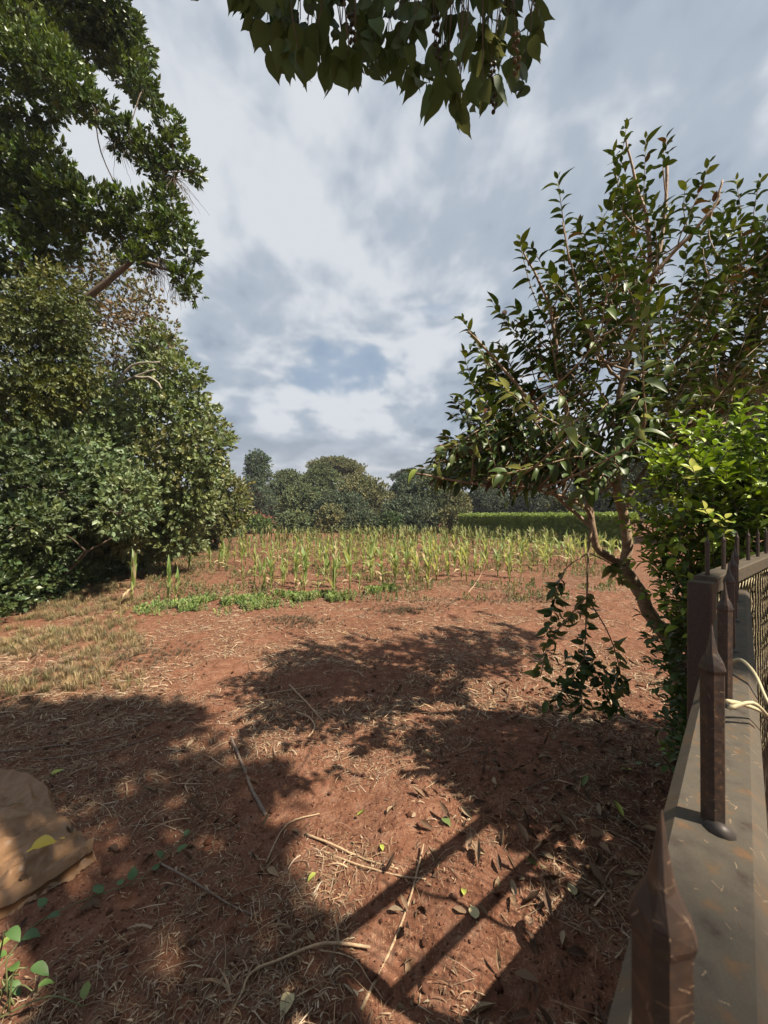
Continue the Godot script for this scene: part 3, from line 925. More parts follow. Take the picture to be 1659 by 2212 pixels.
func make_left_trees() -> void:
	# dark evergreen high on the left
	M.sprig_ever = sprig_mesh(11, 0.115, OVAL, 0.14, 1.25, 0.95)
	M.sprig_fine = sprig_mesh(9, 0.085, DIAMOND, 0.2, 1.2, 1.1)
	M.sprig_broad = sprig_mesh(6, 0.15, COARSE_HEART, 0.2, 0.95, 1.2, 0.25, 0.4)
	var ever := [Color(0.09, 0.14, 0.03), Color(0.12, 0.175, 0.036), Color(0.07, 0.11, 0.028)]
	var c1 := clump_list([[-40, -60, 130, 10], [60, 20, 105, 9.5], [175, 35, 90, 10.2], [255, 85, 70, 10.5], [290, 165, 42, 10.5], [220, 0, 70, 10], [80, 135, 80, 8.6], [150, 185, 62, 8.6], [205, 235, 38, 8.6], [25, 195, 85, 8.8], [-30, 330, 100, 9.5], [20, 390, 80, 9.2], [95, 365, 62, 9.4], [55, 455, 75, 9.2], [140, 425, 55, 9.2], [205, 455, 50, 9.2], [255, 495, 45, 9.3], [265, 430, 22, 9.3], [320, 465, 42, 9.3], [370, 445, 32, 9.3], [385, 490, 34, 9.3], [325, 520, 40, 9.3], [405, 545, 28, 9.3], [400, 600, 28, 9.3], [415, 635, 20, 9.3], [290, 560, 26, 9.3], [275, 300, 40, 9.4], [330, 340, 38, 9.4], [365, 275, 30, 9.4], [375, 330, 34, 9.4], [350, 375, 28, 9.4], [415, 368, 22, 9.4], [310, 195, 30, 10.4], [30, 545, 70, 9.0], [110, 515, 60, 9.4], [-40, 640, 90, 9.2]], 9.5, 0.25)
	for c in c1: c[1] *= 0.86
	var t1 := tree("evergreen_tree", "huge dark glossy evergreen reaching in high on the left", Vector3(-9.6, 0, -9.2), c1, M.sprig_ever, M.gloss_leaf, 62.0, 1.0, ever, 0.2, M.bark, "trees along the left edge of the field", 0.7, 0.5, 0.62)
	# bare twig fans below its outer tips
	var st := new_st()
	for a in [[350, 560, 9.3], [375, 600, 9.3], [330, 575, 9.3], [375, 385, 9.4], [250, 300, 9.6]]:
		st = new_st()
		var o := at(a[0], a[1], a[2])
		for k in 40:
			var e: Vector3 = o + Vector3(rf(-0.35, 0.85), rf(-1.1, -0.15), rf(-0.4, 0.4)) * rf(0.5, 0.95)
			limb(st, [o - t1.position, (o.lerp(e, 0.5) + Vector3(0, 0.08, 0)) - t1.position, e - t1.position], 0.008, 0.0025, 4, 0.02)
		part("twig_fan", done(st), M.bark, t1)
	# sparse brownish tree behind it
	var c2 := clump_list([[190, 565, 70], [260, 600, 62], [300, 680, 52], [235, 690, 66], [165, 650, 66], [330, 640, 30], [320, 760, 55], [250, 780, 60], [350, 720, 34], [375, 770, 34], [210, 830, 60]], 13.0, 0.8)
	tree("sparse_tree", "sparse brownish leaved tree under the dark evergreen", Vector3(-9.4, 0, -13.2), c2, M.sprig_broad, M.leaf, 17.0, 0.62, [Color(0.18, 0.15, 0.07), Color(0.14, 0.15, 0.06), Color(0.22, 0.16, 0.1)], 0.16, M.bark, "trees along the left edge of the field", 0.1, 0.1, 0.4)
	# broad leaved tree in the middle of the row
	var pale := [Color(0.185, 0.235, 0.1), Color(0.21, 0.255, 0.115), Color(0.16, 0.205, 0.085), Color(0.225, 0.235, 0.105)]
	var c3 := clump_list([[345, 745, 44, 12.4], [365, 800, 46, 12], [415, 815, 32, 12.2], [395, 870, 46, 12], [440, 890, 30, 12], [455, 940, 42, 12], [480, 950, 22, 12], [420, 970, 62, 11.5], [340, 900, 66, 11.6], [270, 880, 60, 12.5], [335, 990, 74, 11], [400, 1040, 62, 11.5], [450, 1020, 42, 12], [330, 1075, 66, 11.5], [395, 1100, 50, 11.6], [270, 960, 66, 11.5], [430, 1080, 36, 12], [350, 1120, 60, 11.5], [405, 1140, 42, 12], [290, 1130, 60, 11], [370, 1165, 34, 12], [340, 1170, 40, 12], [300, 1175, 40, 11.6], [405, 1170, 30, 12.4], [265, 1160, 46, 11], [320, 850, 60, 12.5], [230, 930, 60, 12]], 11.8, 0.5)
	var t3 := tree("broadleaf_tree", "rounded tree with broad pale green leaves right in the left row", Vector3(-9.3, 0, -13.4), c3, M.sprig_broad, M.leaf, 34.0, 0.8, pale, 0.2, M.bark, "trees along the left edge of the field", 0.2, 0.35, 0.45)
	st = new_st()
	for a in [[[165, 870], [215, 845], [290, 815], [335, 798]], [[250, 838], [285, 790], [345, 782]], [[290, 815], [330, 818], [350, 840]], [[240, 1010], [310, 985], [350, 960]]]:
		var pts := []
		for q in a: pts.append(at(q[0], q[1], 10.8) - t3.position)
		limb(st, pts, 0.045, 0.02, 6, 0.015)
	part("bare_branch", done(st), M.pale_bark, t3)
	var c4 := clump_list([[200, 890, 72, 10.5], [140, 850, 66, 10.5], [110, 930, 78, 10], [200, 970, 72, 10], [140, 1020, 78, 9.5], [230, 1040, 66, 10], [270, 1060, 50, 10], [180, 1090, 70, 9.6], [250, 1110, 55, 10]], 10.0, 0.5)
	tree("broadleaf_tree", "broad leaved tree draped with creepers left of the rounded tree", Vector3(-9.4, 0, -11.2), c4, M.sprig_broad, M.leaf, 32.0, 0.78, [Color(0.145, 0.2, 0.085), Color(0.17, 0.225, 0.1), Color(0.2, 0.26, 0.125)], 0.2, M.bark, "trees along the left edge of the field", 0.1, 0.35, 0.45)
	# olive drooping tree against the left border
	var c5 := clump_list([[55, 700, 85, 8.6], [140, 700, 60, 9], [150, 770, 52, 9], [120, 630, 55, 9.2], [40, 790, 85, 8.6], [90, 850, 66, 8.8], [10, 900, 85, 8.4], [165, 820, 36, 9]], 8.8, 0.3)
	tree("drooping_tree", "olive drooping tree against the left border below the evergreen", Vector3(-8.3, 0, -8.9), c5, M.sprig_fine, M.leaf, 70.0, 1.1, [Color(0.1, 0.125, 0.035), Color(0.135, 0.15, 0.038), Color(0.09, 0.115, 0.04)], 0.16, M.bark, "trees along the left edge of the field", -0.6, 0.3, 0.5)
	var c9 := clump_list([[15, 950, 80, 8.0], [90, 990, 66, 8.3], [30, 1050, 80, 7.7], [115, 1070, 60, 8.4], [50, 1125, 60, 7.4], [-40, 1010, 90, 7.4]], 8.0, 0.2)
	tree("broadleaf_tree", "dark creeper clad tree filling the left border above the hedge", Vector3(-8.6, 0, -8.2), c9, M.sprig_broad, M.leaf, 34.0, 0.66, [Color(0.06, 0.09, 0.035), Color(0.075, 0.11, 0.042), Color(0.095, 0.13, 0.05)], 0.12, M.bark, "trees along the left edge of the field", 0.1, 0.35, 0.5)
	# small tree at the end of the row
	var c6 := clump_list([[470, 1035, 34], [500, 1065, 34], [515, 1100, 26], [465, 1090, 42], [440, 1125, 36], [490, 1125, 30]], 20.0, 0.8)
	c6.append_array(clump_list([[420, 1150, 30], [450, 1158, 24], [395, 1160, 26, 17]], 20.0, 0.5))
	tree("broadleaf_tree", "small yellowish green tree ending the left row", Vector3(-9.2, 0, -21.2), c6, M.sprig_broad, M.leaf, 24.0, 1.05, [Color(0.15, 0.17, 0.06), Color(0.18, 0.18, 0.07)], 0.12, M.bark, "trees along the left edge of the field", 0.2, 0.35, 0.4)
	# overgrown hedge at the foot of the row
	var spots := []
	var d := 4.6
	while d < 15.5:
		spots.append(d)
		d += 0.62
	var hcol := [Color(0.06, 0.095, 0.034), Color(0.08, 0.12, 0.045), Color(0.11, 0.155, 0.06)]
	var clumps := []
	var base := Vector3(-7.4, 0, -6.0)
	var ht := thing("overgrown_hedge", "dark overgrown hedge along the left edge of the field", "hedge", base)
	st = new_st()
	for q in spots:
		var x: float = -7.55 - 0.24 * (q - 7.1)
		var tall := 2.25 + 0.45 * n1.get_noise_2d(q * 2.0, 4.0)
		clumps.append([Vector3(x, 0.62, -q), Vector3(0.72, 0.75, 0.7)])
		clumps.append([Vector3(x - 0.1, tall * 0.66, -q + rf(-0.2, 0.2)), Vector3(0.72, tall * 0.36, 0.62)])
		limb(st, [Vector3(x, -0.05, -q) - base, Vector3(x + rf(-0.1, 0.1), 0.8, -q) - base, Vector3(x + rf(-0.3, 0.3), tall * 0.8, -q) - base], 0.04, 0.012, 5)
	part("stems", done(st), M.bark, ht).set_meta("kind", "stuff")
	var xfs := []
	var co := []
	fill_clumps(clumps, 46.0, 0.62, hcol, base, xfs, co, 0.2, 0.5)
	scatter("foliage", M.sprig_broad, M.gloss_leaf, ht, xfs, co, "stuff")
	# pale shrub growing out of the hedge
	var c7 := clump_list([[275, 1060, 40, 8.9], [320, 1045, 34, 9.4], [250, 1110, 45, 8.6], [80, 1130, 50, 7.6], [300, 1110, 40, 9.2]], 9.0, 0.2)
	tree("shrub", "pale green round leaved shrub growing out of the left hedge", Vector3(-8.1, 0, -9.2), c7, M.sprig_broad, M.leaf, 26.0, 0.7, [Color(0.15, 0.2, 0.085), Color(0.18, 0.23, 0.1)], 0.05, M.bark, "", 0.1, 0.3, 0.5)
	# dark scrub under the row farther back
	var c8 := []
	for i in 10:
		var dd := 13.0 + i * 1.1
		c8.append([Vector3(-8.9 - 0.16 * (dd - 13.0) + rf(-0.3, 0.3), 0.9, -dd), Vector3(0.8, 1.0, 0.8)])
	tree("shrub", "dark scrub under the far half of the left tree row", Vector3(-9.4, 0, -17.5), c8, M.sprig_broad, M.leaf, 22.0, 0.8, hcol, 0.06, M.bark, "", 0.2, 0.4, 0.3)

# ---------------------------------------------------------------- guava on the right
func curve_at(xs: Array, px: float) -> float:
	for i in xs.size() - 1:
		if px <= xs[i + 1][0]:
			return lerpf(xs[i][1], xs[i + 1][1], clampf((px - xs[i][0]) / (xs[i + 1][0] - xs[i][0]), 0, 1))
	return xs[-1][1]

func make_guava() -> void:
	var base := Vector3(2.62, 0, -3.3)
	base.y = gh(base.x, base.z)
	var t := thing("guava_tree", "leaning many stemmed guava tree with large dark leaves on the right", "tree", base)
	var skel := []          # points of the stems, for the shoots to start from
	var stems := [
		[0.065, 0.05, [[1500, 1625, 3.22], [1457, 1414, 3.25], [1429, 1364, 3.28], [1402, 1323, 3.3], [1378, 1273, 3.32], [1345, 1222, 3.34]]],
		[0.046, 0.022, [[1345, 1222, 3.34], [1354, 1190, 3.36], [1348, 1127, 3.38], [1333, 1047, 3.42], [1336, 930, 3.46], [1344, 826, 3.48], [1365, 720, 3.5], [1386, 624, 3.5], [1405, 553, 3.52]]],
		[0.022, 0.007, [[1405, 553, 3.52], [1398, 480, 3.55], [1372, 390, 3.58], [1352, 300, 3.6]]],
		[0.036, 0.02, [[1345, 1222, 3.34], [1310, 1200, 3.3], [1287, 1178, 3.26], [1277, 1120, 3.25], [1262, 1020, 3.3], [1235, 930, 3.35], [1215, 850, 3.3]]],
		[0.02, 0.006, [[1215, 850, 3.3], [1200, 740, 3.25], [1180, 640, 3.2], [1130, 545, 3.2]]],
		[0.02, 0.006, [[1262, 1020, 3.3], [1170, 900, 3.1], [1090, 800, 3.05], [1010, 715, 3.0]]],
		[0.03, 0.014, [[1333, 1047, 3.42], [1380, 930, 3.6], [1391, 854, 3.7], [1400, 647, 3.8], [1430, 520, 3.85], [1440, 350, 3.9]]],
		[0.03, 0.01, [[1340, 1100, 3.4], [1420, 980, 3.6], [1500, 900, 3.8], [1600, 790, 3.9], [1680, 640, 4.0]]],
		[0.022, 0.008, [[1420, 980, 3.6], [1520, 930, 3.9], [1640, 880, 4.2], [1760, 760, 4.4]]],
		[0.02, 0.008, [[1386, 624, 3.5], [1460, 540, 3.4], [1540, 450, 3.3], [1560, 390, 3.3]]],
		[0.018, 0.006, [[1277, 1120, 3.25], [1255, 1090, 3.15], [1160, 1057, 3.05], [1019, 1043, 2.95], [892, 1022, 2.9]]],
		[0.018, 0.006, [[1280, 1140, 3.25], [1207, 1076, 3.3], [1140, 1000, 3.4], [1080, 930, 3.45], [990, 870, 3.5]]],
		[0.014, 0.005, [[1344, 826, 3.48], [1290, 760, 3.2], [1250, 640, 3.0], [1215, 480, 2.95]]],
		[0.014, 0.005, [[1336, 930, 3.46], [1270, 870, 3.8], [1190, 760, 4.1], [1110, 690, 4.2]]],
		[0.012, 0.004, [[1344, 826, 3.48], [1440, 790, 3.6], [1520, 700, 3.7], [1580, 600, 3.8]]]]
	for s in stems:
		var pts := []
		for q in s[2]: pts.append(at(q[0], q[1], q[2]))
		var sm := smooth_path(pts, 4, 0.006)
		for p in sm:
			if p.y > 1.75: skel.append(p)
		var rr := []
		var loc := []
		for i in sm.size():
			rr.append(lerpf(s[0], s[1], float(i) / (sm.size() - 1)) * rf(0.94, 1.06))
			loc.append(sm[i] - base)
		var st := new_st()
		tube(st, loc, rr, 9 if s[0] > 0.03 else 6)
		part("trunk" if s[0] > 0.06 else ("stem" if s[0] >= 0.03 else "branch"), done(st), M.guava_bark, t)
	var upper := [[880, 1000], [935, 985], [975, 880], [1000, 735], [1060, 700], [1120, 580], [1200, 470], [1300, 470], [1345, 330], [1400, 350], [1450, 350], [1540, 390], [1640, 420], [1780, 430]]
	var lower := [[880, 1035], [1000, 1060], [1100, 1090], [1250, 1085], [1330, 1040], [1450, 940], [1550, 880], [1660, 830], [1780, 800]]
	var tips := []
	for q in [[1354, 268, 3.6], [1440, 300, 3.9], [1395, 300, 3.7], [1205, 388, 2.95], [1122, 520, 3.2], [1065, 655, 3.4], [1000, 690, 3.0], [978, 862, 3.5], [1532, 352, 3.3], [1642, 385, 3.9], [1590, 390, 3.7], [1300, 460, 3.2], [1325, 330, 3.5], [1150, 540, 3.1], [890, 1018, 2.9], [935, 990, 3.0], [985, 985, 3.0], [1040, 1010, 3.05], [1000, 760, 3.2], [1040, 820, 3.3], [1480, 400, 3.6], [1250, 480, 3.3], [1100, 1010, 3.1], [1658, 480, 3.9]]: tips.append(at(q[0], q[1], q[2]))
	while tips.size() < 400:
		var px := rf(930, 1780)
		var lo := curve_at(lower, px)
		var hi := curve_at(upper, px)
		var py := lerpf(hi + 10.0, lo, pow(rng.randf(), 0.85))
		var mid_d := 3.5 + 0.75 * smoothstep(1380.0, 1580.0, px)
		tips.append(at(px, py, mid_d + rng.randfn(0, 0.55)))
	var leaf := [leaf_mesh(0.108, BLUNT, 1.15, 0.4, 0.45, 0.014, 0.01), leaf_mesh(0.118, BLUNT, 1.05, 0.55, 0.75, 0.018, 0.01), leaf_mesh(0.096, BLUNT, 1.2, 0.25, 0.2, 0.022, 0.01)]
	var greens := [Color(0.04, 0.072, 0.018), Color(0.05, 0.086, 0.02), Color(0.062, 0.104, 0.024), Color(0.082, 0.125, 0.028)]
	var young := [Color(0.16, 0.21, 0.04), Color(0.19, 0.23, 0.05)]
	var red := [Color(0.1, 0.045, 0.025), Color(0.13, 0.07, 0.03), Color(0.08, 0.05, 0.025)]
	var all := []
	var tw := new_st()
	var centre := at(1370, 800, 3.55)
	for tip in tips:
		var out: Vector3 = tip - centre
		var dir := (out.normalized() * 0.75 + Vector3.UP * 0.8 + rand_dir() * 0.35).normalized()
		if tip.y < 2.55: dir = (out.normalized() * 1.0 + Vector3.UP * 0.12 + rand_dir() * 0.3).normalized()
		var l := rf(0.38, 0.75)
		var start: Vector3 = tip - dir * l
		var best: Vector3 = skel[0]
		for p in skel:
			if p.distance_squared_to(start + Vector3.DOWN * 0.1) < best.distance_squared_to(start + Vector3.DOWN * 0.1): best = p
		var bend := start.lerp(best, 0.5) + Vector3.UP * -0.04
		limb(tw, [best - base, bend - base, start - base, start.lerp(tip, 0.5) - base + rand_dir() * 0.02, tip - base], 0.009, 0.002, 5)
		var pairs := int(l / 0.055)
		var az := rf(0, TAU)
		for k in pairs + 1:
			var f := (k + 0.5) / (pairs + 0.5)
			if f > 1.0: f = 1.0
			var p := start.lerp(tip, f)
			for s in 2:
				var a := az + k * 1.35 + s * PI + rf(-0.3, 0.3)
				var side := twist(dir, a) * Vector3.RIGHT
				var op := lerpf(1.15, 0.45, f * f)
				var ld := (dir * cos(op) + side * sin(op) + Vector3.DOWN * 0.15 * (1.0 - f)).normalized()
				# leaf face turned to the sky
				var nx := ld.cross(Vector3.UP)
				if nx.length() < 0.1: nx = ld.cross(Vector3.RIGHT)
				nx = nx.normalized()
				var b := Basis(nx, ld, nx.cross(ld))
				b = Basis(ld, rf(-0.7, 0.7)) * b
				var sc := rf(0.6, 1.15) * (0.6 if f > 0.93 else 1.0)
				var col: Color = greens[rng.randi() % 4]
				if f > 0.82 and rng.randf() < 0.42: col = young[rng.randi() % 2]
				elif rng.randf() < 0.05: col = red[rng.randi() % 3]
				all.append([Transform3D(b.scaled(Vector3.ONE * sc), p - base), tone(col, 0.2, 0.06), rng.randi() % 3, p.distance_to(Vector3(0, EYE, 0))])
	part("twigs", done(tw), M.guava_bark, t).set_meta("kind", "stuff")
	# a shoot that hangs from the fork to the ground
	var hang := new_st()
	var hangs := [
		[[1277, 1140, 3.05], [1270, 1200, 3.0], [1268, 1260, 2.98], [1266, 1330, 2.98], [1262, 1420, 2.98], [1256, 1520, 3.0]],
		[[1270, 1195, 3.0], [1225, 1225, 2.95], [1205, 1265, 2.92], [1195, 1310, 2.92], [1180, 1370, 2.93]],
		[[1272, 1195, 3.0], [1310, 1212, 3.02], [1330, 1230, 3.05], [1345, 1255, 3.06]],
		[[1266, 1290, 2.98], [1230, 1330, 2.95], [1185, 1390, 2.92], [1168, 1460, 2.9]],
		[[1266, 1290, 2.98], [1310, 1360, 2.98], [1335, 1430, 3.0], [1345, 1500, 3.0]],
		[[1262, 1420, 2.98], [1230, 1470, 2.95], [1200, 1510, 2.95]],
		[[1262, 1420, 2.98], [1300, 1470, 3.0], [1320, 1530, 3.0]]]
	var hleaf := []
	for hi_ in hangs.size():
		var pts := []
		for q in hangs[hi_]: pts.append(at(q[0], q[1], q[2]) - base)
		limb(hang, pts, 0.011 if hi_ == 0 else 0.006, 0.003, 5)
		var sm := smooth_path(pts, 6)
		for i in sm.size():
			var f := float(i) / sm.size()
			if hi_ == 0 and f < 0.42: continue
			if hi_ in [1, 2, 4] and f < 0.4: continue
			for s in 3:
				var a := rf(0, TAU)
				var ld := (Vector3(cos(a), rf(-1.0, 0.15), sin(a))).normalized()
				var b := twist(ld)
				hleaf.append([Transform3D(b.scaled(Vector3.ONE * rf(0.55, 0.9)), sm[i]), tone(greens[rng.randi() % 3], 0.2, 0.06), rng.randi() % 3, 2.9])
	# thick drooping foot of that shoot
	for i in 150:
		var p := at(rf(1175, 1360), rf(1400, 1545), rf(2.85, 3.15))
		if n2.get_noise_3d(p.x, p.y, p.z) < -0.1: continue
		var ld := Vector3(rf(-0.7, 0.7), rf(-1.0, 0.1), rf(-0.7, 0.7)).normalized()
		hleaf.append([Transform3D(twist(ld).scaled(Vector3.ONE * rf(0.55, 0.9)), p - base), tone(greens[rng.randi() % 3], 0.2, 0.06), rng.randi() % 3, 3.3])
	part("hanging_shoot", done(hang), M.guava_bark, t)
	all.append_array(hleaf)
	all.sort_custom(func(a, b): return a[3] < b[3])
	give_leaves(t, all, leaf, M.guava_leaf, 290)
	print("guava leaves ", all.size())

# the nearest leaves become parts of their own, the rest one scatter for each leaf shape
func give_leaves(t: Node3D, all: Array, shapes: Array, like: StandardMaterial3D, most: int) -> void:
	var mats := {}
	for i in mini(most, all.size()):
		var c: Color = all[i][1]
		var key := "%d_%d_%d" % [int(c.r * 40.0), int(c.g * 40.0), int(c.b * 40.0)]
		if not mats.has(key):
			var m: StandardMaterial3D = like.duplicate()
			m.vertex_color_use_as_albedo = false
			m.albedo_color = c.linear_to_srgb()
			mats[key] = m
		part("leaf", shapes[all[i][2]], mats[key], t, all[i][0])
	for k in shapes.size():
		var xfs := []
		var co := []
		for i in range(most, all.size()):
			if all[i][2] == k:
				xfs.append(all[i][0])
				co.append(all[i][1])
		if xfs.size(): scatter("foliage", shapes[k], like, t, xfs, co, "stuff")

func make_lime_shrub() -> void:
	var base := Vector3(2.55, 0, -2.75)
	base.y = gh(base.x, base.z)
	var t := thing("lime_shrub", "dense shrub with lime green top leaves behind the spiked fence", "shrub", base)
	var clumps := [
		[Vector3(2.4, 1.8, -2.5), Vector3(0.58, 0.58, 0.55)], [Vector3(2.8, 2.0, -2.55), Vector3(0.72, 0.66, 0.6)], [Vector3(2.15, 1.55, -2.35), Vector3(0.36, 0.36, 0.36)], [Vector3(3.3, 1.9, -2.7), Vector3(0.7, 0.7, 0.6)],
		[Vector3(2.62, 1.0, -2.65), Vector3(0.46, 0.6, 0.5)], [Vector3(2.12, 1.75, -2.45), Vector3(0.34, 0.3, 0.34)], [Vector3(1.98, 2.0, -2.45), Vector3(0.32, 0.26, 0.32)], [Vector3(2.5, 2.35, -2.5), Vector3(0.5, 0.3, 0.42)], [Vector3(2.1, 1.4, -2.5), Vector3(0.28, 0.3, 0.28)], [Vector3(2.12, 1.0, -2.55), Vector3(0.18, 0.34, 0.24)], [Vector3(2.2, 0.5, -2.5), Vector3(0.2, 0.36, 0.26)], [Vector3(2.5, 1.95, -1.95), Vector3(0.42, 0.42, 0.4)], [Vector3(2.75, 2.0, -1.6), Vector3(0.5, 0.42, 0.36)], [Vector3(2.7, 1.25, -1.75), Vector3(0.5, 0.5, 0.36)], [Vector3(3.35, 2.0, -1.95), Vector3(0.6, 0.6, 0.45)], [Vector3(2.9, 0.5, -1.8), Vector3(0.5, 0.45, 0.4)], [Vector3(2.8, 1.0, -2.6), Vector3(0.65, 0.7, 0.55)], [Vector3(2.45, 0.5, -2.55), Vector3(0.34, 0.5, 0.4)], [Vector3(2.33, 1.1, -2.5), Vector3(0.28, 0.4, 0.3)], [Vector3(2.6, 0.45, -2.7), Vector3(0.6, 0.55, 0.5)], [Vector3(3.4, 1.0, -2.8), Vector3(0.6, 0.8, 0.5)]]
	var st := new_st()
	for c in clumps:
		for k in 3:
			var e: Vector3 = c[0] - base + rand_dir() * c[1] * 0.6
			limb(st, [Vector3(rf(-0.25, 0.25), -0.03, rf(-0.15, 0.15)), e * 0.5 + Vector3(rf(-0.1, 0.1), 0, rf(-0.1, 0.1)), e], 0.022, 0.005, 5)
	part("stems", done(st), M.bark, t).set_meta("kind", "stuff")
	var leaf := [leaf_mesh(0.075, BLUNT, 1.3, 0.35, 0.3, 0.01, 0.008), leaf_mesh(0.066, BLUNT, 1.4, 0.5, 0.15, 0.015, 0.008)]
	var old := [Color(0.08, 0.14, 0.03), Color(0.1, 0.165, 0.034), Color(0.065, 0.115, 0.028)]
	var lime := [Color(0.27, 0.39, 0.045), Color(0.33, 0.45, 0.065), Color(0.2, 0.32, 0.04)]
	var all := []
	var tw := new_st()
	for ci in clumps.size():
		var c: Array = clumps[ci]
		var r: Vector3 = c[1]
		for k in int(170.0 * (r.x * r.y + r.y * r.z + r.x * r.z)):
			var u := rand_dir()
			var p: Vector3 = c[0] + u * r * rf(0.55, 1.0)
			if p.y < 0.04: continue
			var dir := (u + Vector3.UP * 0.7 + rand_dir() * 0.6).normalized()
			var l := rf(0.12, 0.26)
			var tip := p + dir * l
			limb(tw, [p - base, tip - base], 0.0035, 0.0015, 4)
			var lime_shoot: bool = rng.randf() < (0.95 if c[0].y > 1.5 else 0.12)  # lime leaves on most shoots of the high clumps, on few below
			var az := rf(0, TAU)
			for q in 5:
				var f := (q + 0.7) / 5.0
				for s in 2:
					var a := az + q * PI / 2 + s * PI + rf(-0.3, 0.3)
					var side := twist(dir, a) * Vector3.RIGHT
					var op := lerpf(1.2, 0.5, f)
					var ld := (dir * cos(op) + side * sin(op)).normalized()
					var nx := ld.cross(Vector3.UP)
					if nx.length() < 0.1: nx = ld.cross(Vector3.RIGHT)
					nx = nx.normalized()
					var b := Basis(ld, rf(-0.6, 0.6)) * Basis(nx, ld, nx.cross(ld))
					var lime_leaf := lime_shoot and f > rf(0.1, 0.6)
					var col: Color = (lime if lime_leaf else old)[rng.randi() % 3]
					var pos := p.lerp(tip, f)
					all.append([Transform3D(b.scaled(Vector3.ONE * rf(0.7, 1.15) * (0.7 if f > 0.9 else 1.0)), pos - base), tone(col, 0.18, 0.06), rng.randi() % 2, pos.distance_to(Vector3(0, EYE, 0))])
	part("twigs", done(tw), M.bark, t).set_meta("kind", "stuff")
	all.sort_custom(func(a, b): return a[3] < b[3])
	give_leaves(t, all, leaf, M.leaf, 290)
	print("shrub leaves ", all.size())

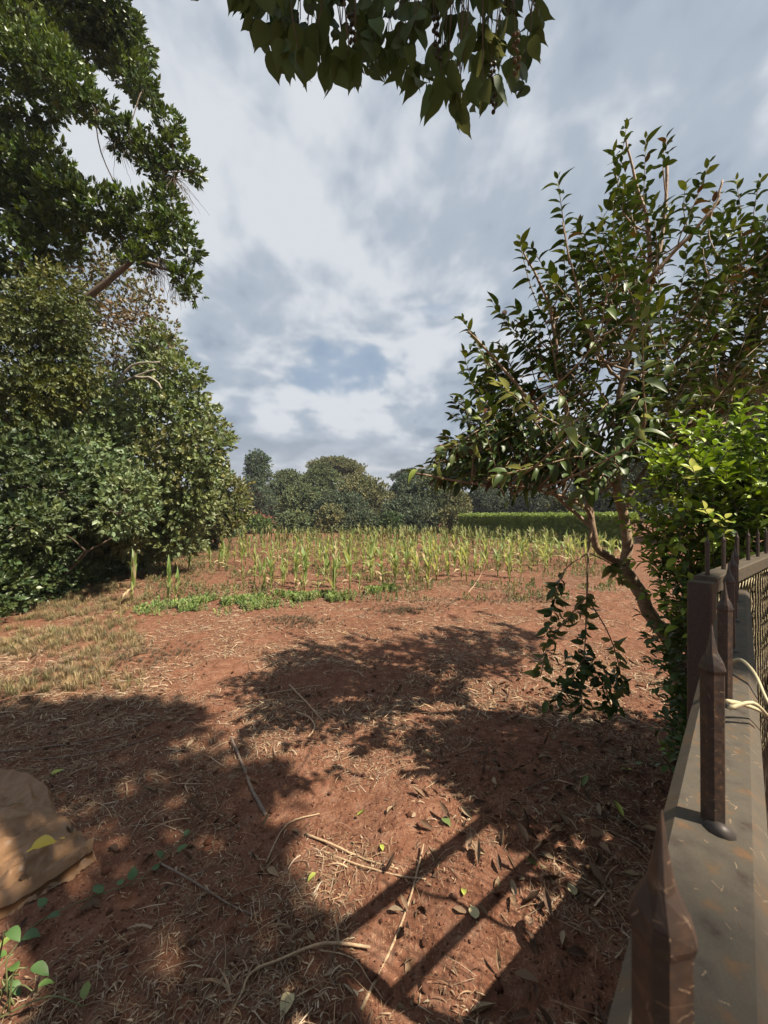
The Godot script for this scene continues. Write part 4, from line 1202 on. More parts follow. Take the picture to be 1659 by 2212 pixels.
# ---------------------------------------------------------------- tree over the gate: hanging spray in view, unseen tall crown behind and to the right, in part added for shade
func make_overhang() -> void:
	var base := Vector3(4.6, 0, 1.6)
	var t := thing("overhanging_tree", "tree over the gate with heart shaped leaves hanging into the top", "tree", base)
	var st := new_st()
	limb(st, [Vector3(0, -0.1, 0), Vector3(0.1, 2.5, 0), Vector3(-0.1, 5.5, -0.2), Vector3(-0.3, 8.0, -0.4)], 0.24, 0.12, 10)
	part("trunk", done(st), M.bark, t)
	var crown := []
	# clumps of the crown found from where their shade lies: x, y in the measured grid, height, radius
	for q in [[40, 1590, 7.6, 0.42], [150, 1585, 7.5, 0.42], [250, 1575, 7.4, 0.4], [335, 1568, 7.3, 0.3], [380, 1575, 7.2, 0.16], [-90, 1600, 7.6, 0.5], [290, 1640, 7.2, 0.22], [430, 1655, 7.1, 0.16], [500, 1690, 7.0, 0.17], [560, 1720, 7.0, 0.14], [380, 1740, 7.0, 0.2], [300, 1800, 7.0, 0.18], [520, 1800, 6.9, 0.17], [470, 1880, 6.9, 0.2], [370, 1930, 6.8, 0.16], [540, 1960, 6.8, 0.13], [300, 2010, 6.8, 0.13], [480, 2080, 6.7, 0.13], [200, 1760, 7.1, 0.15], [590, 2190, 6.7, 0.12]]:
		var g := on_ground(q[0], q[1])
		crown.append([g + sun_shift(q[2]) - Vector3(0, g.y, 0), Vector3(q[3], q[3] * 0.7, q[3])])
	# and those that keep the hanging spray itself in the shade
	for q in [[-0.5, 4.0, -1.5], [-0.15, 4.1, -1.55], [0.1, 4.0, -1.6], [0.0, 4.5, -1.6], [-0.35, 4.6, -1.45], [0.15, 4.6, -1.5]]:
		crown.append([Vector3(q[0], q[1], q[2]) + sun_shift(3.1 + rf(-0.2, 0.2)), Vector3(0.42, 0.3, 0.42), 1.0])
	st = new_st()
	for c in crown:
		var e: Vector3 = c[0] - base
		var s := Vector3(-0.1, 5.5 + rf(-0.5, 1.5), -0.2)
		limb(st, [s, s.lerp(e, 0.5) + Vector3(0, 0.2, 0), e], 0.05, 0.012, 5)
	# limb that carries the hanging spray
	var knot := Vector3(0.35, 4.7, -1.35)
	limb(st, [Vector3(0, 4.4, -0.1), Vector3(2.6, 5.3, 0.3) - base, Vector3(1.2, 5.2, -0.8) - base, knot - base], 0.06, 0.022, 7)
	part("branches", done(st), M.bark, t)
	var xfs := []
	var co := []
	var leaves3 := [leaf_mesh(0.115, HEART, 0.85, 0.3, 0.25, 0.016, 0.02), leaf_mesh(0.105, HEART, 0.92, 0.5, 0.45, 0.022, 0.02), leaf_mesh(0.125, HEART, 0.78, 0.2, 0.12, 0.014, 0.02)]
	var sprig := sprig_mesh(9, 0.14, COARSE_HEART, 0.22, 0.9, 1.2)
	for q in [[-2.0, 6.6, 2.2, 1.7], [0.4, 7.2, 2.6, 1.6], [2.6, 7.6, 3.2, 1.7], [4.9, 7.8, 3.6, 1.7], [-3.8, 5.6, 1.9, 1.4], [0.5, 5.6, 4.2, 1.6], [-2.4, 4.4, 3.6, 1.5]]:  # unseen crown masses behind the camera, added to cut the sky fill
		crown.append([Vector3(q[0], q[1], q[2]), Vector3(q[3], q[3] * 0.6, q[3]), 0.3])
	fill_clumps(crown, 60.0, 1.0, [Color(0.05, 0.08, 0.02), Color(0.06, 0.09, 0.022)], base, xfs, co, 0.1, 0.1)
	scatter("crown", sprig, M.leaf, t, xfs, co, "stuff")
	# the spray in view: outline of its lower edge in the measured grid
	var edge := [[500, 20], [545, 70], [575, 150], [620, 165], [680, 150], [715, 185], [745, 165], [775, 180], [810, 165], [850, 150], [880, 190], [915, 225], [950, 210], [985, 280], [1020, 265], [1050, 250], [1085, 225], [1110, 210], [1140, 230], [1158, 120]]
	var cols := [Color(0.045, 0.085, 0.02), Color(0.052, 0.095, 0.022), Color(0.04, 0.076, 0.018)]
	var all := []
	var tw := new_st()
	var carriers := []
	for q in [[-0.75, 4.55, -1.5], [-0.5, 4.75, -1.75], [-0.3, 4.6, -1.4], [-0.1, 4.8, -1.65], [0.2, 4.65, -1.8], [0.45, 4.7, -1.45], [0.7, 4.6, -1.65], [0.6, 4.8, -1.9]]:
		var e := Vector3(q[0], q[1], q[2])
		var way := smooth_path([knot, knot.lerp(e, 0.5) + Vector3(0, 0.12, 0) + rand_dir() * 0.05, e], 4, 0.012)
		var loc := []
		var rr := []
		for i in way.size():
			loc.append(way[i] - base)
			rr.append(lerpf(0.014, 0.004, float(i) / (way.size() - 1)))
		tube(tw, loc, rr, 6)
		carriers.append_array(way)
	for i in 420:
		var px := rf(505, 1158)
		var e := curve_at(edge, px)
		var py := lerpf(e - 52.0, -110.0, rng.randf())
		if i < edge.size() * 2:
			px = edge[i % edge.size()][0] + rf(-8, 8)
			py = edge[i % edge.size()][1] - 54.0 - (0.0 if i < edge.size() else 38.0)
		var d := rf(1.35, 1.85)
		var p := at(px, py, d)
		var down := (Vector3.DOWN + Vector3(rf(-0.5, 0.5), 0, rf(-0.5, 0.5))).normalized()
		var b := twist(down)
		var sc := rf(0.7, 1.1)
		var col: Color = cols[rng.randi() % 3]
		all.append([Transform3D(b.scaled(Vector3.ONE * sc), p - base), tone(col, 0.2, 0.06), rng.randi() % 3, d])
		if i % 3 == 0:
			var up: Vector3 = p + Vector3(rf(-0.06, 0.06), rf(0.25, 0.5), rf(-0.06, 0.06))
			var hold: Vector3 = carriers[0]
			for cp in carriers:
				if cp.distance_squared_to(up) < hold.distance_squared_to(up): hold = cp
			limb(tw, [p - base, up.lerp(p, 0.4) - base, hold - base], 0.0018, 0.003, 4)
	all.append([Transform3D(twist(Vector3(-0.2, -1, 0)).scaled(Vector3.ONE * 0.7), at(434, -40, 1.5) - base), cols[0], 0, 1.0])
	limb(tw, [at(434, -40, 1.5) - base, at(520, -160, 1.55) - base, knot - base], 0.003, 0.006, 4)
	part("twigs", done(tw), M.bark, t)
	all.sort_custom(func(a, b): return a[0].origin.y < b[0].origin.y)
	give_leaves(t, all, leaves3, M.spray_leaf, 285)
	# strings of small berries
	var bm := SphereMesh.new()
	bm.radius = 0.0075; bm.height = 0.015; bm.radial_segments = 10; bm.rings = 6
	var green := plain(Color(0.035, 0.035, 0.016), 0.5)
	var brown := plain(Color(0.13, 0.09, 0.04), 0.6)
	for q in [[757, 55, 112, 0], [1112, 95, 160, 1], [1062, 160, 240, 0], [940, 60, 130, 0]]:
		var d := 1.42
		var a := at(q[0], q[1] - 25.0, d)
		var bmv := at(q[0] + 6.0, q[2], d)
		var s2 := new_st()
		limb(s2, [a + Vector3(0, 0.15, 0) - base, a - base, bmv - base], 0.0016, 0.0012, 4)
		var str_ := part("fruit_string", done(s2), M.bark, t)
		var n := int((a.y - bmv.y) / 0.011)
		for k in n:
			var p := a.lerp(bmv, (k + 0.5) / n) + Vector3(cos(k * 2.4), 0, sin(k * 2.4)) * 0.009
			part("berry", bm, brown if q[3] else green, str_, Transform3D(Basis.from_scale(Vector3.ONE * rf(0.8, 1.15)), p - base))

# ---------------------------------------------------------------- gate and fence
func spike_mesh(hgt: float, r: float) -> ArrayMesh:
	# a square bar, its corners a little rounded, beaten to a flat blade at the top
	var st := new_st()
	st.set_smooth_group(-1)
	var rows := [[0.0, r, 1.0], [0.3, r * 0.99, 1.0], [0.62, r * 1.01, 0.99], [0.755, r, 1.0], [0.775, r * 1.13, 1.0], [0.81, r * 1.1, 0.85], [0.86, r * 0.86, 0.55], [0.93, r * 0.5, 0.42], [0.985, r * 0.2, 0.4], [1.0, r * 0.1, 0.5]]
	var pr := [Vector2(1.0, 0.26), Vector2(0.26, 1.0), Vector2(-0.26, 1.0), Vector2(-1.0, 0.26), Vector2(-1.0, -0.26), Vector2(-0.26, -1.0), Vector2(0.26, -1.0), Vector2(1.0, -0.26)]
	var rings := []
	for q in rows:
		var ring := []
		for p in pr: ring.append(Vector3(p.x * q[1], q[0] * hgt, p.y * q[1] * q[2]))
		rings.append(ring)
	for i in rings.size() - 1:
		for k in 8:
			quad(st, rings[i][k], rings[i + 1][k], rings[i + 1][(k + 1) % 8], rings[i][(k + 1) % 8])
	return done(st, false)

func weld_mesh() -> ArrayMesh:
	var st := new_st()
	for k in 5:
		var s := SphereMesh.new()
		s.radius = 1.0; s.height = 2.0; s.radial_segments = 10; s.rings = 6
		var r := rf(0.0035, 0.0065)
		st.append_from(s, 0, Transform3D(Basis.from_scale(Vector3(r * 1.3, r * 0.7, r)), Vector3(rf(-0.005, 0.006), 0.001, 0.007 + rf(-0.002, 0.003))))
	return st.commit()

func make_gate() -> void:
	var hd := deg_to_rad(43.0)
	var u := Vector3(sin(hd), 0, -cos(hd))
	var rgt := Vector3(cos(hd), 0, sin(hd))
	var a0 := Vector3(-0.02, 0, 0)
	var frame := Basis(rgt, Vector3.UP, -u)
	var s0 := -0.75
	var s1 := 1.373
	var mid := (s0 + s1) * 0.5
	var long := s1 - s0
	var base := a0 + u * mid
	var g := thing("steel_gate", "brown steel gate leaf with a flat rail of spikes right below the viewer", "gate", base)
	g.basis = frame
	part("top_rail", box_mesh(Vector3(0.052, 0.05, long), 0.0075), M.steel, g, Transform3D(Basis.IDENTITY, Vector3(0, 1.775, 0)))
	part("middle_rail", box_mesh(Vector3(0.04, 0.04, long - 0.1), 0.003), M.steel, g, Transform3D(Basis.IDENTITY, Vector3(0, 1.36, 0)))
	part("lower_rail", box_mesh(Vector3(0.04, 0.04, long - 0.1), 0.003), M.steel, g, Transform3D(Basis.IDENTITY, Vector3(0, 1.02, 0)))
	part("bottom_rail", box_mesh(Vector3(0.04, 0.04, long - 0.1), 0.003), M.steel, g, Transform3D(Basis.IDENTITY, Vector3(0, 0.09, 0)))
	part("panel", box_mesh(Vector3(0.006, 0.89, long - 0.1), 0.0), M.steel, g, Transform3D(Basis.IDENTITY, Vector3(0, 0.555, 0)))
	for s in [-1.0, 1.0]:
		part("stile", box_mesh(Vector3(0.046, 1.75, 0.05), 0.003), M.steel, g, Transform3D(Basis.IDENTITY, Vector3(0, 0.875, s * (long * 0.5 - 0.025))))
	for s in [-0.35, 0.3]:
		part("bar", box_mesh(Vector3(0.012, 0.36, 0.012), 0.001), M.steel, g, Transform3D(Basis.IDENTITY, Vector3(0, 1.565, s)))
		part("bar", box_mesh(Vector3(0.012, 0.3, 0.012), 0.001), M.steel, g, Transform3D(Basis.IDENTITY, Vector3(0, 1.19, s)))
	var sm := spike_mesh(0.128, 0.0061)
	for k in range(-3, 6):
		var s := 0.129 + 0.212 * k
		if s > s1 - 0.02 or s < s0 + 0.02 or (k < 0 and k > -2): continue
		var b := Basis(Vector3.UP, PI * 0.5 + rf(-0.2, 0.2)) * Basis(Vector3.RIGHT, rf(-0.02, 0.02))
		var sp := part("spike", sm, M.rust_and_shade, g, Transform3D(b, Vector3(0, 1.7995, mid - s)))
		part("weld_bead", weld_mesh(), M.weld, sp, Transform3D(b.inverse(), Vector3.ZERO))
	# fixed fence beyond the hinge
	hd = deg_to_rad(52.0)
	u = Vector3(sin(hd), 0, -cos(hd))
	rgt = Vector3(cos(hd), 0, sin(hd))
	var f0 := Vector3(0.935, 0, -1.145)
	var flen := 3.2
	var f := thing("spiked_fence", "brown fence of wire mesh and spikes beyond the gate", "fence", f0)
	f.basis = Basis(rgt, Vector3.UP, -u)
	part("post", box_mesh(Vector3(0.06, 0.06, 1.79), 0.004), M.rust_and_shade, f, Transform3D(Basis(Vector3.RIGHT, PI / 2), Vector3(0, 0.895, -0.03)))  # darker material than the other post: its shade is put into the colour
	part("post", box_mesh(Vector3(0.078, 0.06, 1.79), 0.004), M.steel, f, Transform3D(Basis(Vector3.RIGHT, PI / 2), Vector3(0, 0.895, -flen)))
	part("top_rail", box_mesh(Vector3(0.058, 0.05, flen), 0.004), M.steel, f, Transform3D(Basis.IDENTITY, Vector3(0, 1.778, -0.064 - flen * 0.5)))
	part("bottom_rail", box_mesh(Vector3(0.04, 0.04, flen), 0.003), M.steel, f, Transform3D(Basis.IDENTITY, Vector3(0, 0.12, -0.064 - flen * 0.5)))
	for k in 15:
		var s := 0.09 + 0.205 * k
		part("spike", sm, M.rust_and_shade, f, Transform3D(Basis(Vector3.UP, PI * 0.5 + rf(-0.25, 0.25)), Vector3(0, 1.8025 if k > 0 else 1.8025, -s)))
	part("middle_rail", box_mesh(Vector3(0.04, 0.045, flen), 0.003), M.steel, f, Transform3D(Basis.IDENTITY, Vector3(0, 1.29, -0.064 - flen * 0.5)))
	part("panel", box_mesh(Vector3(0.006, 0.83, flen), 0.0), M.steel, f, Transform3D(Basis.IDENTITY, Vector3(0, 0.555, -0.064 - flen * 0.5)))
	for k in 3:
		part("bar", box_mesh(Vector3(0.014, 0.44, 0.014), 0.0), M.steel, f, Transform3D(Basis.IDENTITY, Vector3(0.0, 1.533, -0.55 - 1.05 * k)))
		part("bar", box_mesh(Vector3(0.014, 0.3, 0.014), 0.0), M.steel, f, Transform3D(Basis.IDENTITY, Vector3(0.0, 1.118, -0.55 - 1.05 * k)))
	for k in 62:
		part("wire", box_mesh(Vector3(0.003, 0.8, 0.003), 0.0), M.rust_and_shade, f, Transform3D(Basis.IDENTITY, Vector3(0.03, 1.36, -0.1 - 0.05 * k)))
	var st := new_st()
	var cell := 0.055
	for k in int(flen / cell) + 24:
		for dirn in [-1.0, 1.0]:
			var pts := []
			for j in 16:
				var y := 0.97 + j * 0.052
				var s: float = 0.05 + (k - 12) * cell + dirn * (j % 2) * cell * 0.5 + (cell * 0.5 if dirn > 0 else 0.0)
				if s < 0.04 or s > flen: continue
				pts.append(Vector3(0.026 + 0.003 * (1 if j % 2 else -1), y, -s))
			if pts.size() > 3:
				var rr := []
				for q in pts: rr.append(0.0013)
				tube(st, pts, rr, 4)
	part("wire_mesh", done(st), M.wire, f)
	# dry tendril round the gate rail
	var td := thing("dry_tendril", "pale dry tendril curled over the far end of the gate rail", "tendril", a0 + Vector3.UP * 1.8 + Vector3(sin(deg_to_rad(43.0)), 0, -cos(deg_to_rad(43.0))) * 0.55)
	for q in [[[1570, 1515, 0.36], [1600, 1520, 0.37], [1640, 1535, 0.37], [1680, 1560, 0.36]], [[1578, 1432, 0.5], [1600, 1425, 0.48], [1630, 1455, 0.45], [1655, 1510, 0.42], [1690, 1570, 0.4]], [[1575, 1530, 0.36], [1625, 1518, 0.36], [1660, 1548, 0.36]]]:
		st = new_st()
		var pts := []
		for w in q: pts.append(at(w[0], w[1], w[2]) - td.position)
		limb(st, pts, 0.0022, 0.0014, 6)
		part("strand", done(st), M.wire, td)

# ---------------------------------------------------------------- small things on the ground
func stick(called: String, label: String, cat: String, rows: Array, r0: float, r1: float, mat: Material, lift := 0.0, flat := 1.0) -> void:
	var pts := []
	for q in rows:
		var p := on_ground(q[0], q[1])
		pts.append(p + Vector3(0, r0 * 0.7 + lift + (q[2] if q.size() > 2 else 0.0), 0))
	var base: Vector3 = pts[0]
	var t := MeshInstance3D.new()
	t.name = numbered(called)
	var st := new_st()
	var loc := []
	for p in pts: loc.append(p - base)
	limb(st, loc, r0 * 0.8, r1 * 0.8, 7, r0 * 0.2)
	t.mesh = done(st)
	t.material_override = mat
	add_child(t)
	t.position = base
	tag(t, label, cat)

func make_small_things() -> void:
	var dry := ramp_tex(256, 0.03, 51, [Color(0.22, 0.14, 0.08), Color(0.36, 0.25, 0.15), Color(0.48, 0.36, 0.23)], 4, 0.1)
	M.dry_stalk = textured(dry, 6.0, 0.75)
	var grey := ramp_tex(256, 0.03, 52, [Color(0.09, 0.06, 0.045), Color(0.18, 0.13, 0.1), Color(0.28, 0.22, 0.17)], 4, 0.1)
	M.grey_stick = textured(grey, 6.0, 0.85)
	stick("dead_stick", "weathered grey stick lying at the edge of the left shade", "stick", [[500, 1606, 0.03], [525, 1655], [545, 1700], [575, 1752]], 0.012, 0.016, M.grey_stick)
	stick("maize_stalk", "longest straight pale stalk crossing the gate shadow", "stalk", [[915, 1835, 0.02], [890, 1925, 0.01], [850, 2030], [780, 2180]], 0.006, 0.009, M.dry_stalk)
	stick("maize_stalk", "bent pale stalk with a frayed end beside the gate shadow", "stalk", [[800, 2052, 0.02], [700, 2058, 0.03], [615, 2075, 0.02], [545, 2110, 0.01], [520, 2160], [485, 2215]], 0.008, 0.006, M.dry_stalk)
	stick("maize_stalk", "thin split stalk branching from the bent pale stalk", "stalk", [[690, 2062, 0.02], [760, 2080], [800, 2120], [830, 2150]], 0.004, 0.002, M.dry_stalk)
	stick("maize_stalk", "upper stalk of the pale bundle in the sunlit middle", "stalk", [[660, 1800, 0.01], [720, 1830, 0.02], [790, 1850], [860, 1880]], 0.009, 0.006, M.dry_stalk)
	stick("maize_stalk", "lower stalk of the pale bundle in the sunlit middle", "stalk", [[690, 1835], [760, 1862, 0.01], [850, 1890], [920, 1905]], 0.007, 0.005, M.dry_stalk)
	stick("maize_stalk", "stalk pointing up left from the pale bundle", "stalk", [[575, 1860, 0.01], [620, 1780, 0.015], [690, 1755]], 0.006, 0.005, M.dry_stalk)
	stick("maize_stalk", "long brown stalk across the left shade near the creeper", "stalk", [[345, 1865, 0.01], [420, 1920, 0.01], [500, 1960], [560, 1990]], 0.007, 0.004, M.grey_stick)
	stick("maize_stalk", "topmost of the grey stalks lying above the sack", "stalk", [[0, 1630, 0.01], [120, 1615, 0.01], [240, 1600], [330, 1570]], 0.008, 0.005, M.grey_stick)
	stick("maize_stalk", "lowest of the grey stalks lying above the sack", "stalk", [[10, 1645], [130, 1640, 0.01], [260, 1618], [340, 1592]], 0.007, 0.005, M.grey_stick)
	stick("maize_stalk", "pale stalk tips crossing above the guava shade at left", "stalk", [[625, 1480, 0.02], [660, 1520, 0.03], [700, 1565]], 0.01, 0.007, M.dry_stalk)
	stick("maize_stalk", "white curled husk stalk below the left end of the guava shade", "stalk", [[640, 1545, 0.03], [668, 1560, 0.03], [680, 1575, 0.01], [665, 1600]], 0.01, 0.009, M.dry_stalk)
	stick("maize_stalk", "pale stalk lying left of the guava shade", "stalk", [[560, 1500], [620, 1492, 0.01], [690, 1480]], 0.009, 0.005, M.dry_stalk)
	stick("dead_stick", "thin twig lying in the right shade", "stick", [[1130, 1715], [1200, 1685, 0.01], [1270, 1665]], 0.005, 0.003, M.grey_stick)
	stick("maize_stalk", "short pale stalk right of the tall maize in front", "stalk", [[1010, 1284, 0.02], [1030, 1265, 0.12], [1040, 1255, 0.2]], 0.014, 0.008, M.dry_stalk)
	# fallen leaves that stand out
	var lf := [leaf_mesh(0.11, BLUNT, 1.15, 0.5, 0.3, 0.01, 0.02), leaf_mesh(0.11, BLUNT, 1.0, 1.0, -0.5, 0.015, 0.02), leaf_mesh(0.12, HEART, 0.9, 0.35, 0.2, 0.015, 0.03)]
	var yg := plain(Color(0.3, 0.33, 0.06), 0.5)
	var gr := plain(Color(0.1, 0.14, 0.04), 0.5)
	var pl := plain(Color(0.42, 0.36, 0.2), 0.7)
	var br := plain(Color(0.24, 0.15, 0.09), 0.7)
	for q in [[828, 1846, 0, 0.55, yg, "small lemon green leaf on the pale stalk bundle"], [685, 1890, 0, 0.55, yg, "small lemon green leaf left below the stalk bundle"], [952, 1771, 2, 0.75, gr, "green leaf standing at the edge of the right shade"], [766, 1761, 1, 0.7, yg, "yellow curled leaf above the stalk bundle"], [1002, 1951, 0, 0.6, yg, "lemon green leaf between the gate shadow bars"], [1031, 2007, 2, 0.75, pl, "pale blotched leaf between the gate shadow bars"], [1140, 1990, 1, 0.9, br, "tan curled leaf at the right end of the lit strip"], [1168, 1883, 1, 0.8, gr, "green rolled leaf in the right shade above the lit strip"], [1244, 1948, 2, 0.7, pl, "pale cupped leaf in the right shade near the gate"], [1351, 1779, 1, 0.85, yg, "brightest yellow green leaf in the right shade"], [1255, 1712, 1, 0.85, gr, "green curled leaf in the middle of the right shade"], [1289, 1824, 2, 0.7, br, "dull brown green leaf in the right shade beside the gate"], [634, 2139, 2, 0.8, pl, "pale green crumpled leaf near the bottom below the bent stalk"], [1146, 1841, 1, 0.95, br, "long tan leaf in the middle of the right shade"], [1008, 1861, 1, 0.9, br, "tan leaf at the top of the gate shadow"], [1336, 1670, 1, 0.8, yg, "yellowish leaf high in the right shade"], [1394, 1651, 0, 0.8, gr, "green leaf high in the right shade close to the gate"], [1040, 1870, 1, 0.7, br, "brown leaf tip beside the tan leaf at the shadow top"], [1060, 1990, 1, 0.6, br, "small brown leaf right of the pale blotched leaf"], [105, 1688, 2, 0.8, yg, "yellow leaf lying just above the sack"], [935, 1640, 1, 0.8, pl, "pale leaf at the left rim of the right shade"]]:
		var p := on_ground(q[0], q[1])
		var b := Basis(Vector3.UP, rf(0, TAU)) * Basis(Vector3.RIGHT, -PI / 2 + rf(-0.05, 0.22))
		var o := part("fallen_leaf", lf[q[2]], q[4], self, Transform3D(b.scaled(Vector3.ONE * q[3] * 0.9), p + Vector3(0, 0.02, 0)))
		tag(o, q[5], "leaf", "fallen leaves that stand out on the soil")

func make_sack() -> void:
	# a tan sheet sack lying crumpled at the left border
	var tex := ramp_tex(512, 0.012, 61, [Color(0.15, 0.08, 0.04), Color(0.2, 0.112, 0.056), Color(0.215, 0.122, 0.062), Color(0.235, 0.135, 0.07)], 5, 0.06, 150)
	var mat := textured(tex, 1.5, 0.42, normal_tex(256, 0.02, 62, 3.0), 0.3)
	mat.metallic_specular = 0.4
	var out := [[-200, 1650], [-60, 1662], [10, 1672], [60, 1690], [105, 1708], [118, 1740], [150, 1775], [185, 1815], [205, 1850], [200, 1870], [150, 1905], [90, 1940], [30, 1972], [-60, 1990], [-220, 1960], [-300, 1800]]
	var rim := []
	var mean := Vector3.ZERO
	for q in out:
		var p := on_ground(q[0], q[1])
		rim.append(p)
		mean += p
	mean /= rim.size()
	mean.y = 0.0
	var t := thing("sack", "crumpled tan plastic sack lying flat at the left border", "sack", mean)
	var fine := []
	var n := rim.size()
	for i in n:
		for k in 14:
			fine.append(rim[i].cubic_interpolate(rim[(i + 1) % n], rim[(i - 1 + n) % n], rim[(i + 2) % n], k / 14.0) if k > 0 else rim[i])
	var rings := 60
	# creases of the sheet: points in the measured grid, height, width
	var creases := []
	for q in [[[[-80, 1690], [20, 1692], [70, 1706], [108, 1728]], 0.085, 0.05], [[[108, 1728], [70, 1775], [-20, 1800]], 0.055, 0.06], [[[150, 1778], [60, 1815], [-60, 1835]], 0.05, 0.05], [[[60, 1706], [80, 1790], [60, 1860]], 0.035, 0.05], [[[200, 1850], [140, 1888], [60, 1930], [-30, 1955]], 0.07, 0.035], [[[185, 1815], [100, 1850], [20, 1900]], 0.045, 0.045], [[[-100, 1750], [0, 1760], [70, 1775]], 0.04, 0.06], [[[-60, 1870], [40, 1870], [110, 1848]], 0.035, 0.05]]:
		var line := []
		for w in q[0]: line.append(on_ground(w[0], w[1]))
		creases.append([smooth_path(line, 3), q[1], q[2]])
	var fold := func(p: Vector3, f: float) -> float:
		var h := 0.012
		var top := 0.0
		for c in creases:
			var near := 9.0
			for i in c[0].size() - 1:
				var a2 := Vector2(c[0][i].x, c[0][i].z)
				var b2 := Vector2(c[0][i + 1].x, c[0][i + 1].z)
				near = minf(near, Geometry2D.get_closest_point_to_segment(Vector2(p.x, p.z), a2, b2).distance_to(Vector2(p.x, p.z)))
			top = maxf(top, c[1] * 0.72 * exp(-near / (c[2] * 0.5)))
		h += top
		h += 0.02 * absf(n1.get_noise_2d(p.x * 4.0 + 3.0, p.z * 4.0)) * 2.0 + 0.006 * absf(n2.get_noise_2d(p.x * 2.4, p.z * 2.4)) * 2.0
		return h * clampf((1.0 - f) * 7.0 + 0.25, 0.0, 1.0)
	var st := new_st()
	var grid := []
	for r in rings + 1:
		var f := float(r) / rings
		var row := []
		for i in fine.size():
			var q: Vector3 = fine[i]
			var jag := 1.0 + 0.035 * n2.get_noise_2d(i * 0.12, 2.0)
			var p: Vector3 = mean + (q - mean) * f * jag
			var y: float = gh(p.x, p.z) + fold.call(p, f)
			if r == rings: y = gh(p.x, p.z) + 0.006
			row.append(Vector3(p.x, y, p.z) - mean)
		grid.append(row)
	var m := fine.size()
	for r in rings:
		for i in m:
			quad(st, grid[r][i], grid[r][(i + 1) % m], grid[r + 1][(i + 1) % m], grid[r + 1][i])
	part("sheet", done(st), mat, t)
	# doubled hem along the near and far edge
	st = new_st()
	var hem := []
	for q in [[-60, 1986, 0.02], [30, 1962, 0.035], [90, 1930, 0.04], [150, 1893, 0.045], [200, 1856, 0.05]]:
		var p := on_ground(q[0], q[1])
		hem.append(p + Vector3(0, q[2], 0) - mean)
	var hm := smooth_path(hem, 5, 0.004)
	for i in hm.size() - 1:
		var o1 := Vector3(-0.035, 0.035, -0.06)
		quad(st, hm[i], hm[i + 1], hm[i + 1] + o1, hm[i] + o1)
		quad(st, hm[i], hm[i + 1], hm[i + 1] + Vector3(0.02, -0.035, 0.012), hm[i] + Vector3(0.02, -0.035, 0.012))
	part("folded_hem", done(st), mat, t)
	var yl := plain(Color(0.5, 0.36, 0.04), 0.5)
	var lp := on_ground(142, 1850)
	var o := part("yellow_leaf", leaf_mesh(0.13, HEART, 1.25, 0.3, 0.15, 0.02, 0.05), yl, self, Transform3D(Basis(Vector3.UP, 2.6) * Basis(Vector3.RIGHT, -PI / 2 + 0.35), lp + Vector3(-0.03, 0.085, -0.03)))
	tag(o, "yellow leaf lying on the tan sack", "leaf")

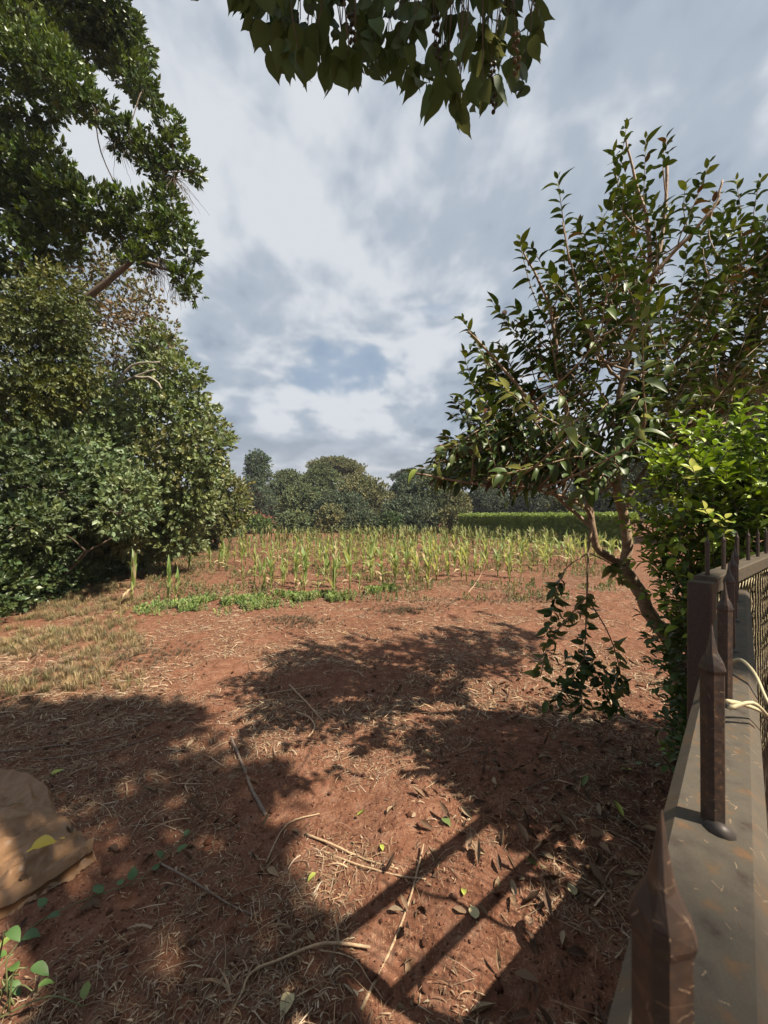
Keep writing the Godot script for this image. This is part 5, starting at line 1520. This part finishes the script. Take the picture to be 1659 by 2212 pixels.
func make_creeper() -> void:
	var base := on_ground(20, 2090)
	var t := thing("creeper", "green leaved creeper trailing over the soil below the sack", "creeper", base)
	var g := [plain(Color(0.04, 0.085, 0.026), 0.6), plain(Color(0.055, 0.11, 0.03), 0.6)]
	var lm := [leaf_mesh(0.085, HEART, 0.95, 0.45, 0.25, 0.02, 0.03), leaf_mesh(0.075, HEART, 1.05, 0.25, 0.35, 0.02, 0.03)]
	var rows := [[-20, 2110], [70, 2010], [130, 1975], [200, 1945], [275, 1920], [335, 1880], [365, 1840], [410, 1795]]
	var pts := []
	for q in rows: pts.append(on_ground(q[0], q[1]) + Vector3(0, 0.02, 0) - base)
	var st := new_st()
	limb(st, pts, 0.003, 0.002, 5, 0.004)
	part("stem", done(st), plain(Color(0.12, 0.13, 0.05), 0.6), t)
	for q in [[35, 2040, 1.25], [100, 1975, 0.9], [140, 1985, 0.9], [190, 1938, 0.8], [230, 1940, 0.9], [285, 1925, 1.1], [265, 1930, 0.8], [340, 1890, 0.9], [375, 1850, 1.0], [355, 1862, 0.8], [400, 1815, 0.8]]:
		var p := on_ground(q[0], q[1]) + Vector3(0, 0.022, 0) - base
		var b := Basis(Vector3.UP, rf(0, TAU)) * Basis(Vector3.RIGHT, -PI / 2 + rf(0.1, 0.8))
		part("leaf", lm[rng.randi() % 2], g[rng.randi() % 2], t, Transform3D(b.scaled(Vector3.ONE * q[2] * 0.78), p))
	# leafy seedling in the bottom left corner
	var sb := on_ground(-10, 2200)
	var s := thing("seedling", "bright leafy seedling in the bottom left corner", "plant", sb)
	var lg := [plain(Color(0.07, 0.13, 0.025), 0.55), plain(Color(0.13, 0.17, 0.035), 0.55), plain(Color(0.05, 0.1, 0.025), 0.55)]
	var sl := leaf_mesh(0.095, BLUNT, 1.35, 0.5, 0.5, 0.02, 0.03)
	st = new_st()
	for q in [[10, 2010, 0.28], [30, 2060, 0.22], [55, 2090, 0.18], [15, 2120, 0.2], [70, 2140, 0.12], [5, 2170, 0.15], [40, 2190, 0.08], [180, 2190, 0.03], [-10, 2060, 0.25]]:
		var d := 1.55 + rf(-0.1, 0.1)
		var p := at(q[0], q[1], d)
		p.y = maxf(p.y, 0.03)
		limb(st, [Vector3(rf(-0.05, 0.05), 0, rf(-0.05, 0.05)), (p - sb) * 0.6 + Vector3(0, 0.06, 0), p - sb], 0.004, 0.002, 5)
		var b := Basis(Vector3.UP, rf(0, TAU)) * Basis(Vector3.RIGHT, -PI / 2 + rf(-0.2, 0.7))
		part("leaf", sl, lg[rng.randi() % 3], s, Transform3D(b.scaled(Vector3.ONE * rf(0.5, 0.8)), p - sb))
	part("stem", done(st), plain(Color(0.12, 0.13, 0.05), 0.6), s)

# ---------------------------------------------------------------- all
func _ready() -> void:
	rng.seed = 20240611
	n1.seed = 3; n1.frequency = 0.45; n1.fractal_octaves = 3
	n2.seed = 4; n2.frequency = 2.2; n2.fractal_octaves = 3
	n3.seed = 6; n3.frequency = 7.0; n3.fractal_octaves = 2
	var cam := Camera3D.new()
	cam.name = "camera"
	cam.fov = 106.0
	cam.near = 0.02
	cam.far = 900.0
	add_child(cam)
	cam.position = Vector3(0, EYE, 0)
	cam.current = true
	var lens := CameraAttributesPhysical.new()
	lens.frustum_focal_length = 12.0 / tan(deg_to_rad(53.0))
	lens.frustum_near = 0.02
	lens.frustum_far = 900.0
	lens.frustum_focus_distance = 3.5
	lens.exposure_aperture = 14.0
	cam.attributes = lens
	cam.fov = 106.0
	cam.near = 0.02
	cam.far = 900.0
	make_sky()
	var sun := DirectionalLight3D.new()
	sun.name = "sun"
	sun.light_energy = 1.6
	sun.light_color = Color(1.0, 0.95, 0.87)
	sun.light_angular_distance = 0.6
	sun.shadow_enabled = true
	add_child(sun)
	sun.look_at_from_position(sun_shift(1.0) * 20.0, Vector3.ZERO)
	make_materials()
	make_ground()
	make_litter()
	make_ground_plants()
	make_far_trees()
	make_hedge_far()
	make_house()
	make_left_trees()
	print("left trees done ", Time.get_ticks_msec())
	make_guava()
	make_lime_shrub()
	make_overhang()
	make_gate()
	make_maize()
	make_sack()
	make_creeper()
	make_small_things()
	print("built in ms ", Time.get_ticks_msec())
